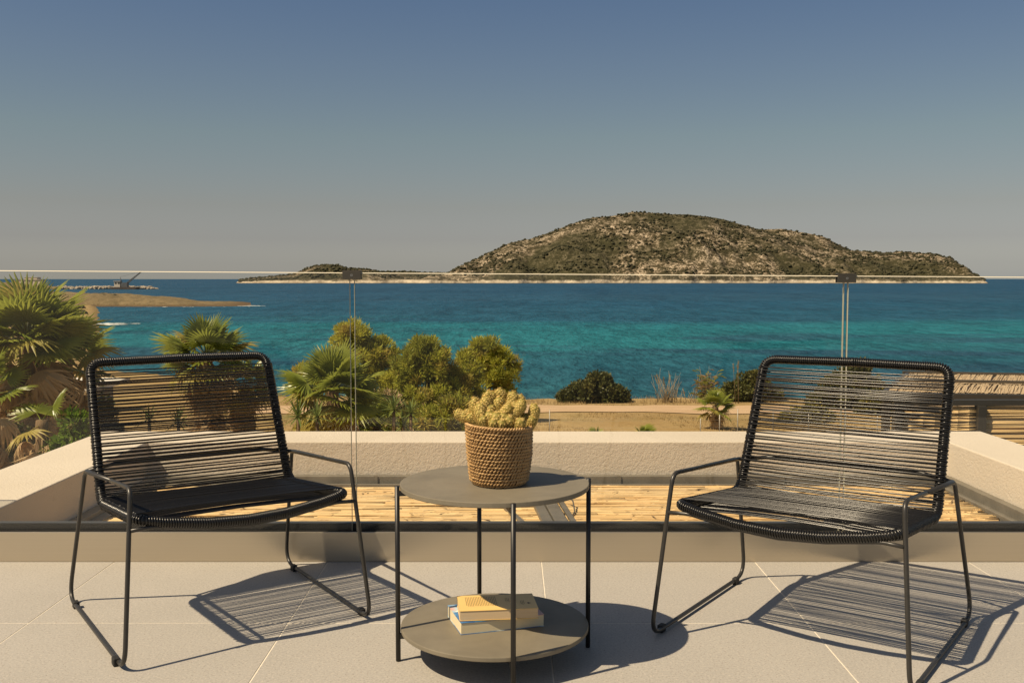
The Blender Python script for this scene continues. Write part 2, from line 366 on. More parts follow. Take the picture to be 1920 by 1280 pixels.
M = dict(
    tile=mat_tile(), grout=simple('grout', (.66, .60, .50), .9, var=.1, scale=40),
    stucco=mat_stucco(), reed=mat_reed(), cane=mat_cane(), thatch=mat_thatch(), glass=mat_glass(), glass_edge=mat_glass_edge(), glass_side=mat_glass_side(),
    channel=mat_brushed('brushed_aluminium', (.60, .53, .42), .30), dark_alu=mat_brushed('dark_aluminium', (.15, .132, .105), .42),
    flange=mat_brushed('bronze_flange', (.27, .235, .18), .4), clamp=mat_brushed('bronze_clamp', (.16, .14, .11), .32), steel=simple('screw_steel', (.5, .48, .44), .3, .9),
    rubber=simple('black_rubber', (.012, .012, .012), .7), gutter=simple('galvanised_flashing', (.20, .18, .145), .5, .4, .2, 12, .1),
    rod=simple('black_powder_coat', (.028, .026, .023), .38, .0, .1, 60, .1, 900, .0005, .5),
    cord=simple('black_pvc_cord', (.0085, .008, .0075), .27, 0, .1, 200, 0, 1, 1, .5),
    table=mat_concrete(), frame=simple('table_black_steel', (.012, .0115, .011), .42, 0, .1, 60),
    basket=mat_basket(), cactus=mat_cactus(), spine=simple('golden_spines', (.74, .54, .18), .5, 0, .25, 80),
    soil=simple('potting_soil', (.05, .035, .02), .95, 0, .3, 60, .5, 120, .004),
    pages=mat_pages((.62, .52, .33), (.78, .69, .48)), pages2=mat_pages((.50, .37, .22), (.68, .53, .34)), yellow=simple('yellow_cover', (.74, .50, .17), .4, 0, .05, 12),
    bluec=mat_blue_cover(), ink=simple('print_ink', (.10, .055, .02), .6), white=simple('white_print', (.75, .73, .68), .5),
    palm=mat_leaf('palm_leaf_green', (.12, .165, .022), (.32, .34, .06), .4, .3), palm2=mat_leaf('palm_leaf_yellow', (.26, .24, .05), (.42, .34, .09), .35, .45),
    dead=mat_leaf('palm_leaf_dead', (.38, .26, .14), (.62, .47, .28), .35, .8), bark=mat_bark('palm_bark', (.10, .065, .035), (.22, .15, .085)),
    tam1=mat_leaf('tamarisk_olive', (.28, .30, .035), (.48, .46, .065), .35, .6), tam2=mat_leaf('tamarisk_dark', (.165, .19, .025), (.32, .32, .045), .35, .6), tam3=mat_leaf('tamarisk_ochre', (.30, .25, .045), (.46, .37, .08), .35, .6),
    wood=mat_bark('tree_bark', (.06, .045, .03), (.14, .10, .07)),
    bush=mat_leaf('bush_dark_leaf', (.042, .050, .013), (.12, .12, .028), .2, .5), bush2=mat_leaf('bush_olive_leaf', (.09, .09, .025), (.20, .18, .05), .25, .5),
    bright=mat_leaf('bright_leaf', (.08, .15, .015), (.17, .26, .03), .35, .4), yucca=mat_leaf('yucca_blade', (.08, .12, .03), (.22, .26, .07), .2, .4),
    straw=mat_leaf('dry_cane', (.36, .28, .17), (.50, .41, .27), .25, .7), straw2=mat_leaf('cane_plume', (.24, .18, .09), (.36, .27, .15), .3, .8),
    dgrass=mat_leaf('dry_grass_blade', (.30, .20, .085), (.42, .31, .15), .25, .8),
    ground=mat_ground(), track=mat_track(), sea=mat_sea(), island=mat_island(), headland=mat_headland(),
    pale_rock=simple('pale_sea_rock', (.33, .275, .21), .9, 0, .3, .8, .6, 2, .3), foam=simple('surf_foam', (.72, .73, .70), .8, 0, .1, 3),
    scrub=mat_leaf('island_scrub_leaf', (.024, .026, .012), (.058, .054, .025), .05, .9),
    hut=simple('hut_render', (.52, .45, .36), .9, 0, .1, 1), roofwhite=simple('white_roof', (.66, .62, .55), .8, 0, .1, 1), dark=simple('dark_opening', (.03, .026, .02), .8),
    barge=simple('rusty_hull', (.06, .04, .03), .7, 0, .4, .4), crane=simple('crane_steel', (.07, .075, .085), .6, 0, .2, .5), cabin=simple('crane_cabin', (.50, .44, .36), .6, 0, .1, .5),
    fpost=simple('fence_galvanised', (.36, .33, .28), .5, .3), cable=simple('grey_cable', (.10, .085, .065), .6),
)

# ------------------------------------------------------------------ setting: sea, land, island
SEA = -6.0
b = MB(); b.add([(-60000, 20, SEA), (60000, 20, SEA), (60000, 60000, SEA), (-60000, 60000, SEA)], [(0, 1, 2, 3)])
tag(b.build('sea', M['sea']), kind='structure')

def nz(x, y, sc, seed=0): return mnoise.noise(Vector((x*sc, y*sc, seed*7.13)))
SHORE = [(-400, 952), (-66, 160), (-33.5, 82), (-29, 72), (-24, 69), (-12, 54.5), (400, 58)]
def shore(x):
    for (a, ya), (c, yc) in zip(SHORE[:-1], SHORE[1:]):
        if x <= c: s = ya + (yc-ya)*(x-a)/(c-a); break
    return s + nz(x, 3, .16, 2)*1.6 + nz(x, 3, .6, 4)*.6
def land_base(y): return -3.3 - 2.05*min(1, max(0, (y-12)/40)) - .0035*max(0, y-52)
def land(x, y):
    s = shore(x); z = max(land_base(y), -5.62) + nz(x, y, .12)*.16 + nz(x, y, .5, 3)*.05
    d = y-(s-1.6)
    if -2.0 < d < .3: z += .30*(.5+.5*nz(x, y, .8, 9))*(1-abs(d+.85)/1.2 if abs(d+.85) < 1.2 else 0)
    if d > 0: k = min(1, d/2.6); k = k*k*(3-2*k); z = z*(1-k) + (-8.0)*k
    return z
b = MB(); xs = []; x = -150.0
while x < 75: xs.append(x); x += .55 if -32 < x < 34 else 1.6
ys = []; y = 3.9
while y < 300: ys.append(y); y += .5 if 33 < y < 60 else (1.0 if y < 90 else 2.6)
vs = [(x, y, land(x, y)) for y in ys for x in xs]; nx = len(xs)
b.add(vs, [(j*nx+i, j*nx+i+1, (j+1)*nx+i+1, (j+1)*nx+i) for j in range(len(ys)-1) for i in range(nx-1)], 0, True)
tag(b.build('ground', M['ground']), kind='structure')
b = MB(); vs = []; k = 0
x = -13.5
while x < 70:
    y0 = 43.2 + .6*nz(x, 1, .13, 5) + .25*nz(x, 5, .7, 5); y1 = 47.6 + .5*nz(x, 8, .17, 6) + .3*nz(x, 5, .8, 8)
    for q in range(7):
        y = y0 + (y1-y0)*q/6; vs.append((x, y, land(x, y) + .03))
    k += 1; x += .55
b.add(vs, [(i*7+j, (i+1)*7+j, (i+1)*7+j+1, i*7+j+1) for i in range(k-1) for j in range(6)], 0, True)
tag(b.build('dirt_track', M['track']), kind='structure')

# island: ridge line read as height over distance, ~1.6 km off, ~100 m high
RIDGE = [(440,527),(455,524),(500,519.5),(545,515),(560,512),(575,505),(592,499),(612,496),(632,496.5),(646,504),(668,504),(690,505),(715,509),(760,510),(800,512),(840,511),(848,508),(867,496),(907,480),(935,466),(958,455),(994,449),(1035,434),(1069,421.5),(1093,413),(1130,407),(1160,403),(1185,399),(1241,401),(1292,403),(1339,410),(1399,425),(1440,436),(1480,450),(1530,466),(1583,470),(1625,472),(1689,472),(1741,476),(1779,482.5),(1805,500),(1818,511),(1830,517),(1843,524),(1848,530)]
RIDGE2 = [(1395,440),(1416,429.5),(1463,429),(1506,435.5),(1544,444),(1565,455),(1583,464),(1600,480)]
def interp(tab, x):
    if x <= tab[0][0]: return tab[0][1]
    for (a, ya), (c, yc) in zip(tab[:-1], tab[1:]):
        if x <= c: return ya + (yc-ya)*(x-a)/(c-a)
    return tab[-1][1]
isl_pts = []
def hill(tab, px0, px1, d0, depth, step, nt_, rough, name, shape):
    b = MB(); cols = int((px1-px0)/step)+1; vs = []
    for j in range(nt_+1):
        t = j/nt_*1.5; D = d0 + t*depth
        for i in range(cols):
            px = px0 + i*step; X = (px-960)/FPX*D
            fx = min(1, (px-px0)/14)*min(1, (px1-px)/10)
            ztop = EYE + (523-interp(tab, px))/FPX*(d0+depth); hgt = max(ztop-SEA, .5)
            D_ = D + (nz(X, 7, .012, 5)*26 + nz(X, 7, .05, 6)*9)*(1-min(1, t))
            g = shape(min(t, 1)) if t <= 1 else max(0, 1-(t-1)*.9)
            cliff = min(1, t/.022)*min(hgt*.3, 5.5)
            z = SEA - 1.5 + (1.5 + cliff)*min(1, t/.012) + (hgt-min(hgt*.3, 5.5))*g
            amp = rough*min(1, hgt/30)*(min(1, t*3)*(.07 + .93*max(0, 1-t)) if t < 1 else .1)
            z += (mnoise.fractal(Vector((X*.014, D*.009, 3)), 1, 2.1, 5)*25 + mnoise.fractal(Vector((X*.06, D*.06, 8)), .9, 2.1, 3)*3.2)*amp
            if hgt < 1.0: z = min(z, SEA-.5)
            vs.append((X, D_, z*fx + (SEA-2)*(1-fx)))
            if .05 < t <= 1.06 and z > SEA+2 and fx > .8: isl_pts.append(((X, D_, z), t))
    b.add(vs, [(j*cols+i, j*cols+i+1, (j+1)*cols+i+1, (j+1)*cols+i) for j in range(nt_) for i in range(cols-1)], 0, True)
    o = b.build(name, M['island']); tag(o, kind='structure'); return o
hill(RIDGE, 438, 1850, 1600, 260, 2.0, 90, 1.0, 'island', lambda t: t**.85)
hill(RIDGE2, 1390, 1604, 1790, 160, 2.0, 40, .4, 'island_ridge', lambda t: t**.9)
# shrubs covering the island (uncountable)
ico = bmesh.new(); bmesh.ops.create_icosphere(ico, subdivisions=1, radius=1)
iv = [v.co.copy() for v in ico.verts]; iff = [tuple(v.index for v in f.verts) for f in ico.faces]; ico.free()
b = MB(); rs = random.Random(3)
for _ in range(11000):
    (p, t) = rs.choice(isl_pts)
    dens = mnoise.fractal(Vector((p[0]*.011, p[1]*.02, p[2]*.03)), 1, 2, 4)
    if dens < .0 + rs.uniform(-.14, .14) and t < .92: continue
    s = rs.choice((1.1, 1.5, 2.2, 3.0))*rs.uniform(.8, 1.2)
    ox, oy = rs.uniform(-2, 2), rs.uniform(-2, 2)
    b.add([(p[0]+ox+v.x*s*rs.uniform(.7, 1.25), p[1]+oy+v.y*s, p[2]+s*.25+v.z*s*.62*rs.uniform(.75, 1.25)) for v in iv], iff, 0, True)
tag(b.build('island_shrubs', M['scrub']), 'dark maquis shrubs scattered over the far island', 'shrubs', kind='stuff')

# headland and rocky breakwater on the left
def spit(name, tab, d0, depth, step, nt_, bumpy, mat):
    b = MB(); px0, px1 = tab[0][0], tab[-1][0]; cols = int((px1-px0)/step)+1; vs = []
    for j in range(nt_+1):
        t = j/nt_; D = d0 + t*depth
        for i in range(cols):
            px = px0 + i*step; X = (px-960)/FPX*D
            h = interp(tab, px); e = min(1, t/.14)*min(1, (1-t)/.25)
            rag = nz(X, 2, .07, 3)*depth*.06 + nz(X, 2, .3, 3)*depth*.02
            z = SEA-.6 + (h+.6)*(e**.55) + (nz(X, D, .12, 1)*.9 + nz(X, D, .45, 2)*.5)*bumpy*e*min(1, h)
            vs.append((X, D+rag, z))
    b.add(vs, [(j*cols+i, j*cols+i+1, (j+1)*cols+i+1, (j+1)*cols+i) for j in range(nt_) for i in range(cols-1)], 0, True)
    return b.build(name, mat)
tag(spit('headland', [(-60,3.2),(150,3.0),(215,2.7),(300,1.8),(345,1.1),(370,.55),(430,.42),(455,.25),(478,-.2)], 250, 62, 1.6, 26, .6, M['headland']), kind='structure')
tag(spit('far_shore', [(-80,5.5),(20,4.2),(52,3.6),(85,2.0),(112,.9),(128,-.3)], 690, 90, 1.2, 14, 1.2, M['headland']), kind='structure')
bw = empty('rock_breakwater', (-280, 690, SEA))
tag(bw, 'low breakwater of pale boulders behind the headland, below the crane', 'breakwater')
rs = random.Random(5); b = MB()
for i in range(420):
    px = rs.uniform(112, 292); X = (px-960)/FPX*690; s = rs.uniform(.7, 1.7); yy = 690 + rs.uniform(-3, 8)
    hgt = (1.5 if px < 280 else .6)*rs.uniform(.1, 1)
    b.add([(X+v.x*s*rs.uniform(.7, 1.4)+280, yy+v.y*s-690, hgt+v.z*s*.7*rs.uniform(.6, 1.2)) for v in iv], iff)
o = b.build('boulders', M['pale_rock'], bw); o['kind'] = 'stuff'

b = MB(); rs = random.Random(15)
def scrub_at(X, Y, z, s_):
    for _ in range(5):
        o = Vector((rs.gauss(0, s_*.6), rs.gauss(0, s_*.6), 0)); q = s_*rs.uniform(.45, .9)
        b.add([(X+o.x+v.x*q*rs.uniform(.7, 1.3), Y+o.y+v.y*q, z+q*.3+v.z*q*.6*rs.uniform(.7, 1.3)) for v in iv], iff)
for _ in range(24): px = rs.uniform(165, 214); yy = 272+rs.uniform(-6, 16); scrub_at((px-960)/FPX*yy, yy, SEA+2.35, rs.uniform(.45, 1.0))
for _ in range(150):
    Y = rs.uniform(95, 240); X = -.42*Y - abs(rs.gauss(0, 14)) - 2.5
    scrub_at(X, Y, land(X, Y)-.05, rs.uniform(.4, 1.2))
tag(b.build('coastal_scrub', M['scrub']), 'low dark scrub dotted over the left headland and cove', 'scrub', kind='stuff')

# crane barge moored at the breakwater
cb = empty('crane_barge', (0, 0, 0)); p = at(234, 541, 672); cb.location = (p.x, 672, SEA)
tag(cb, 'dark crane barge with raised lattice boom moored at the breakwater', 'barge')
b = MB(); b.add([(-8,-3,-.4),(8,-3,-.4),(9.2,0,-.4),(8,3,-.4),(-8,3,-.4),(-8.6,-3.2,1.5),(9.4,-3.2,1.7),(11,0,1.9),(9.4,3.2,1.7),(-8.6,3.2,1.5)],
      [(4,3,2,1,0),(5,6,7,8,9),(0,1,6,5),(1,2,7,6),(2,3,8,7),(3,4,9,8),(4,0,5,9)]); b.build('hull', M['barge'], cb)
b = MB(); b.box(-6.5,-2.6,-1.6,1.6,1.5,5.4); b.box(-6.9,-2.2,-2,2,5.4,5.7); hs = b.build('wheelhouse', M['cabin'], cb)
for xx in (-6.0, -4.0): b = MB(); b.box(xx, xx+1.2, -1.66, -1.58, 3.6, 4.8); b.build('window', M['dark'], hs)
b = MB(); b.box(-1.8,2.2,-1.5,1.5,1.6,4.6); b.box(-2.6,-1.8,-1.3,1.3,2.2,4.2); b.build('crane_house', M['crane'], cb)
b = MB(); A0, A1 = Vector((1.2,0,3.2)), Vector((11.3,0,11.6)); up = Vector((-.62,0,.78))
for sy in (-.55, .55):
    for su in (0, .95): b.tube([A0+Vector((0,sy,0))+up*su, A1+Vector((0,sy*.4,0))+up*su*.4], .16, 5)
for i in range(12):
    q0, q1 = i/12, (i+1)/12
    for sy in (-.55, .55): b.tube([A0.lerp(A1, q0)+Vector((0,sy*(1-.6*q0),0)), A0.lerp(A1, q1)+Vector((0,sy*(1-.6*q1),0))+up*.95*(1-.6*q1)], .1, 4)
b.build('boom', M['crane'], cb)
b = MB(); b.tube([(-2,-.8,4.4),(-3,0,8.4),(-2,.8,4.4)], .14, 5); b.tube([(-3,0,8.4), tuple(A1+up*.4)], .06, 4); b.tube([(-3,0,8.4),(-2.5,0,2)], .08, 4); b.build('gantry', M['crane'], cb)
hb = empty('stone_house', at(60, 523, 720)); hb.location.z = -2.6
tag(hb, 'small beige stone house far off on the left shore', 'house')
b = MB(); b.box(-8,8,-4,4,-1.4,3.0); b.box(-4,5,-3,3,3.0,4.6); b.build('wall', M['hut'], hb)
b = MB(); b.box(-8.4,8.4,-4.4,4.4,3.0,3.3); b.box(-4.3,5.3,-3.3,3.3,4.6,4.9); b.build('roof', M['cabin'], hb)
for xx in (-5, 0, 4): b = MB(); b.box(xx, xx+1.3, -4.06, -3.96, .4, 2.0); b.build('window', M['dark'], hb)
# surf
b = MB(); rs = random.Random(9)
def foam(px, py, n, wx, wy, s):
    for _ in range(n):
        D = 7*FPX/(py-523)*(1+rs.gauss(0, wy)); X = (px-960)/FPX*D + rs.gauss(0, wx); r = s*rs.uniform(.4, 1)
        k = 7; vs = [(X + r*2.4*cos(2*pi*i/k)*rs.uniform(.6, 1), D + r*sin(2*pi*i/k)*rs.uniform(.6, 1), SEA+.05+rs.uniform(0, .04)) for i in range(k)]
        b.add(vs, [tuple(range(k))])
foam(205, 608, 42, 1.8, .012, .55); foam(455, 573.5, 16, 1.6, .006, .8); foam(475, 573.5, 14, 1.2, .004, .8); foam(350, 575.5, 10, 7, .004, .4); foam(160, 618, 16, 1.5, .015, .4)
tag(b.build('surf', M['foam']), 'white surf breaking at the headland and the left cove', 'surf', kind='stuff')

# ------------------------------------------------------------------ the terrace
tf = MB(); tf.box(-4.6, 4.6, -.18, 3.62, -.25, -.0012); tfo = tf.build('terrace_floor', M['grout']); tag(tfo, kind='structure')
TS, TJ = .757, .0035
tb = MB(); tb.box(-TS/2+TJ/2, TS/2-TJ/2, -TS/2+TJ/2, TS/2-TJ/2, -.012, 0); tme = tb.mesh('tile', M['tile'])
for i in range(-6, 6):
    for j in range(-4, 1):
        cx = -.653 + TS*(i+.5); cy = 2.847 + TS*(j+.5)
        if abs(cx) > 4.2: continue
        o = link('tile', tme, tfo, (cx, cy, random.uniform(-.0004, .0004)), (random.uniform(-.0004,.0004), random.uniform(-.0004,.0004), 0), bevel=.0012)

# U-shaped rendered parapet round the reed roof below
pw = MB()
def prism(b, poly, z0, z1, mi=0):
    n = len(poly); vs = [(x, y, z0) for x, y in poly] + [(x, y, z1) for x, y in poly]
    b.add(vs, [tuple(range(n-1, -1, -1)), tuple(range(n, 2*n))] + [(i, (i+1) % n, n+(i+1) % n, n+i) for i in range(n)], mi)
prism(pw, [(-1.932, 3.64), (-1.932, 5.232), (2.310, 5.232), (2.310, 3.64), (2.657, 3.64), (2.657, 5.601), (-2.321, 5.601), (-2.321, 3.64)], -3.7, .14)
po = pw.build('parapet_wall', M['stucco'], bevel=.006)
tag(po, 'low rendered parapet wall around the reed roof beyond the glass', 'wall')

# reed roof between terrace and parapet
rr = empty('reed_roof', (.15, 4.2, 0)); tag(rr, 'flat roof of dry yellow reeds framed by the parapet, behind the glass', 'reed roof')
rs = random.Random(11)
reed_meshes = []
for k in range(8):
    b = MB(); ln = 1.0; seg = 7; pts = []; rad = []
    for i in range(seg+1):
        q = i/seg; pts.append((-.5+q, rs.uniform(-.003, .003), rs.uniform(-.002, .002))); rad.append(.0062*rs.uniform(.9, 1.08))
    P2, R2 = [], []
    for i in range(seg+1):
        P2.append(pts[i]); R2.append(rad[i])
        if 0 < i < seg: P2.append((pts[i][0]+.004, pts[i][1], pts[i][2])); R2.append(rad[i]*1.28); P2.append((pts[i][0]+.010, pts[i][1], pts[i][2])); R2.append(rad[i])
    b.tube(P2, .006, 6, radii=R2); reed_meshes.append(b.mesh('reed', M['reed']))
y = 4.645; row = 0; nreed = 0
while y > 3.80:
    x = -1.72 + rs.uniform(-.02, .05)
    while x < 1.97:
        ln = rs.uniform(.8, 2.1)
        if x + ln > 1.8: ln = 2.0 + rs.uniform(-.035, .02) - x
        sc = rs.uniform(.85, 1.3)
        link('reed', rs.choice(reed_meshes), rr, (x+ln/2-.15, y-4.2+rs.uniform(-.002, .002), .018+rs.uniform(-.004, .005)), (rs.uniform(0, 6.28), rs.gauss(0, .0022), rs.gauss(0, .003)), (ln, sc, sc))
        nreed += 1; x += ln + rs.uniform(-.02, .015)
    y -= .0112; row += 1
b = MB(); b.box(-1.75, 1.99, 3.30, 4.66, -.03, .0045); o = b.build('reed_underlay', M['reed'], rr); o.matrix_parent_inverse = Matrix.Translation((-.15, -4.2, 0))
# loose flakes and wire ties
b = MB()
for _ in range(150):
    X, Y = rs.uniform(-1.6, 1.95), rs.uniform(3.85, 4.62); a = rs.gauss(0, .5); l = rs.uniform(.008, .035); w = rs.uniform(.0015, .004); z = .032+rs.uniform(0, .003)
    d = Vector((cos(a), sin(a), 0)); n_ = Vector((-sin(a), cos(a), 0)); c0 = Vector((X, Y, z))
    b.add([c0-d*l-n_*w, c0+d*l-n_*w*.4, c0+d*l*.9+n_*w, c0-d*l*.8+n_*w], [(0,1,2,3)])
o = b.build('dry_sheaths', simple('dark_reed_sheath', (.16, .10, .05), .8), rr); o.matrix_parent_inverse = Matrix.Translation((-.15, -4.2, 0)); o['kind'] = 'stuff'
inv = Matrix.Translation((-.15, -4.2, 0))
def rpart(name, mb, m, bev=0):
    o = mb.build(name, m, rr, bevel=bev); o.matrix_parent_inverse = inv; return o
b = MB(); b.box(-1.75, 2.09, 4.70, 4.743, -.02, .062); b.box(-1.75, 2.0, 4.66, 4.70, -.02, .02); b.box(-1.75, 2.0, 4.650, 4.66, -.02, .034); rpart('gutter', b, M['gutter'], .002)
b = MB(); b.box(2.055, 2.093, 3.30, 4.698, -.02, .062); b.box(2.012, 2.055, 3.30, 4.698, -.02, .022); b.box(1.998, 2.012, 3.30, 4.649, -.02, .036); rpart('gutter', b, M['gutter'], .002)
b = MB(); b.box(-1.75, -1.70, 3.30, 4.698, -.02, .05); b.box(-1.70, -1.655, 3.30, 4.649, -.02, .03); rpart('gutter', b, M['gutter'], .002)
# joint of flashing posts on the far gutter
for xx in (-.66, -.16, .50, 1.28): b = MB(); b.box(xx, xx+.02, 4.694, 4.6985, -.01, .064); rpart('gutter_bracket', b, M['gutter'])
# metal beam lying across the reeds (slightly askew)
bm_ = MB()
def beam(x0, x1, y0, y1, w, zz0, zz1, off):
    d = Vector((x1-x0, y1-y0, 0)).normalized(); n_ = Vector((d.y, -d.x, 0))
    a = Vector((x0, y0, 0))+n_*off; c = Vector((x1, y1, 0))+n_*off
    vs = [a-n_*w/2, a+n_*w/2, c+n_*w/2, c-n_*w/2]
    bm_.add([v+Vector((0,0,zz0)) for v in vs]+[v+Vector((0,0,zz1)) for v in vs], [(3,2,1,0),(4,5,6,7),(0,1,5,4),(1,2,6,5),(2,3,7,6),(3,0,4,7)])
beam(.205, .13, 3.80, 4.62, .042, .026, .046, -.055); beam(.205, .13, 3.80, 4.62, .052, .026, .050, -.003); beam(.205, .13, 3.80, 4.62, .022, .026, .038, .052); 
rpart('roof_beam', bm_, M['gutter'], .0015)
bm_ = MB(); beam(.045, -.06, 3.90, 4.30, .018, .026, .040, 0); rpart('roof_strap', bm_, M['gutter'], .001)
b = MB(); b.tube(arc_path([(.215,4.25,.05),(.26,4.22,.06),(.262,4.1,.034),(.24,3.98,.034),(.235,3.9,.034),(.25,3.82,.034)], .05, 5), .0032, 6); rpart('cable', b, M['cable'])

rr.location = (.165, 4.631, -.1026); rr.scale = (1.1026,)*3   # the roof lies a hand's breadth below the terrace

# frameless glass balustrade
gb = empty('glass_balustrade', (0, 3.49, 0)); tag(gb, 'frameless glass balustrade in a brushed metal base channel across the terrace', 'balustrade')
gi = Matrix.Translation((0, -3.49, 0))
def gpart(name, mb, m, parent=None, bev=0, lab=None):
    o = mb.build(name, m, parent or gb, bevel=bev)
    if parent is None: o.matrix_parent_inverse = gi
    if lab: o['label'] = lab
    return o
def gtop(x): return 1.0187-.0063*x
GY0, GY1, E_ = 3.488, 3.503, .0023
for x0, x1 in ((-3.4, -.5675), (-.5525, 1.1630), (1.1760, 3.4)):
    b = MB(); z0 = .095
    for yy, fl in ((GY0, 0), (GY1, 1)):
        q = [(x0, yy, z0), (x1, yy, z0), (x1, yy, gtop(x1)-E_), (x0, yy, gtop(x0)-E_)]
        b.add(q, [(0,1,2,3) if not fl else (3,2,1,0)])
    p_ = gpart('glass_pane', b, M['glass'])
    b = MB()
    b.add([(x0,GY0+.0,gtop(x0)-E_),(x1,GY0,gtop(x1)-E_),(x1,GY0+E_,gtop(x1)),(x0,GY0+E_,gtop(x0)),(x0,GY1-E_,gtop(x0)),(x1,GY1-E_,gtop(x1)),(x0,GY1,gtop(x0)-E_),(x1,GY1,gtop(x1)-E_)],
          [(0,1,2,3),(3,2,5,4),(4,5,7,6)])
    for xe, s in ((x0, 1), (x1, -1)):
        b.add([(xe+s*.0012,GY0-.0003,z0),(xe,GY0+.001,z0),(xe,GY1-.001,z0),(xe+s*.0012,GY1+.0003,z0),(xe+s*.0012,GY0-.0003,gtop(xe)-E_),(xe,GY0+.001,gtop(xe)-E_),(xe,GY1-.001,gtop(xe)-E_),(xe+s*.0012,GY1+.0003,gtop(xe)-E_)],
              [(0,1,5,4),(1,2,6,5),(2,3,7,6)], 1)
    e_ = gpart('polished_edge', b, [M['glass_edge'], M['glass_side']], p_)
for xc in (-.560, 1.1695):
    zt = gtop(xc)+.004; b = MB()
    b.box(xc-.032, xc+.032, GY0-.007, GY0-.0008, zt-.028, zt); b.box(xc-.032, xc+.032, GY1+.0008, GY1+.007, zt-.028, zt); b.box(xc-.032, xc+.032, GY0-.007, GY1+.007, zt+.0003, zt+.004)
    c_ = gpart('clamp', b, M['clamp'], bev=.0008)
    b = MB(); k = 12
    ring = [(xc+.0042*cos(2*pi*i/k), GY0-.0078, zt-.013+.0042*sin(2*pi*i/k)) for i in range(k)]; ring2 = [(x, GY0-.006, z) for x, y_, z in ring]
    inr = [(xc+.0022*cos(2*pi*i/k), GY0-.0078, zt-.013+.0022*sin(2*pi*i/k)) for i in range(k)]; ind = [(x, GY0-.0055, z) for x, y_, z in inr]
    b.add(ring+ring2+inr+ind, [(i, (i+1)%k, k+(i+1)%k, k+i) for i in range(k)] + [(i, 2*k+i, 2*k+(i+1)%k, (i+1)%k) for i in range(k)] + [(2*k+i, 3*k+i, 3*k+(i+1)%k, 2*k+(i+1)%k) for i in range(k)])
    gpart('screw', b, M['steel'], c_)
b = MB(); b.box(-4.6, 4.6, 3.474, 3.482, .001, .107); b.box(-4.6, 4.6, 3.482, 3.60, .001, .03); ch_ = gpart('base_channel', b, M['channel'], bev=.0015)
b = MB(); b.box(-4.6, 4.6, 3.512, 3.545, .03, .130); gpart('rear_flange', b, M['flange'], bev=.002)
b = MB(); b.box(-4.6, 4.6, 3.483, 3.4875, .05, .1095); b.box(-4.6, 4.6, 3.5035, 3.5115, .05, .1315); gpart('gasket', b, M['rubber'], bev=.001)

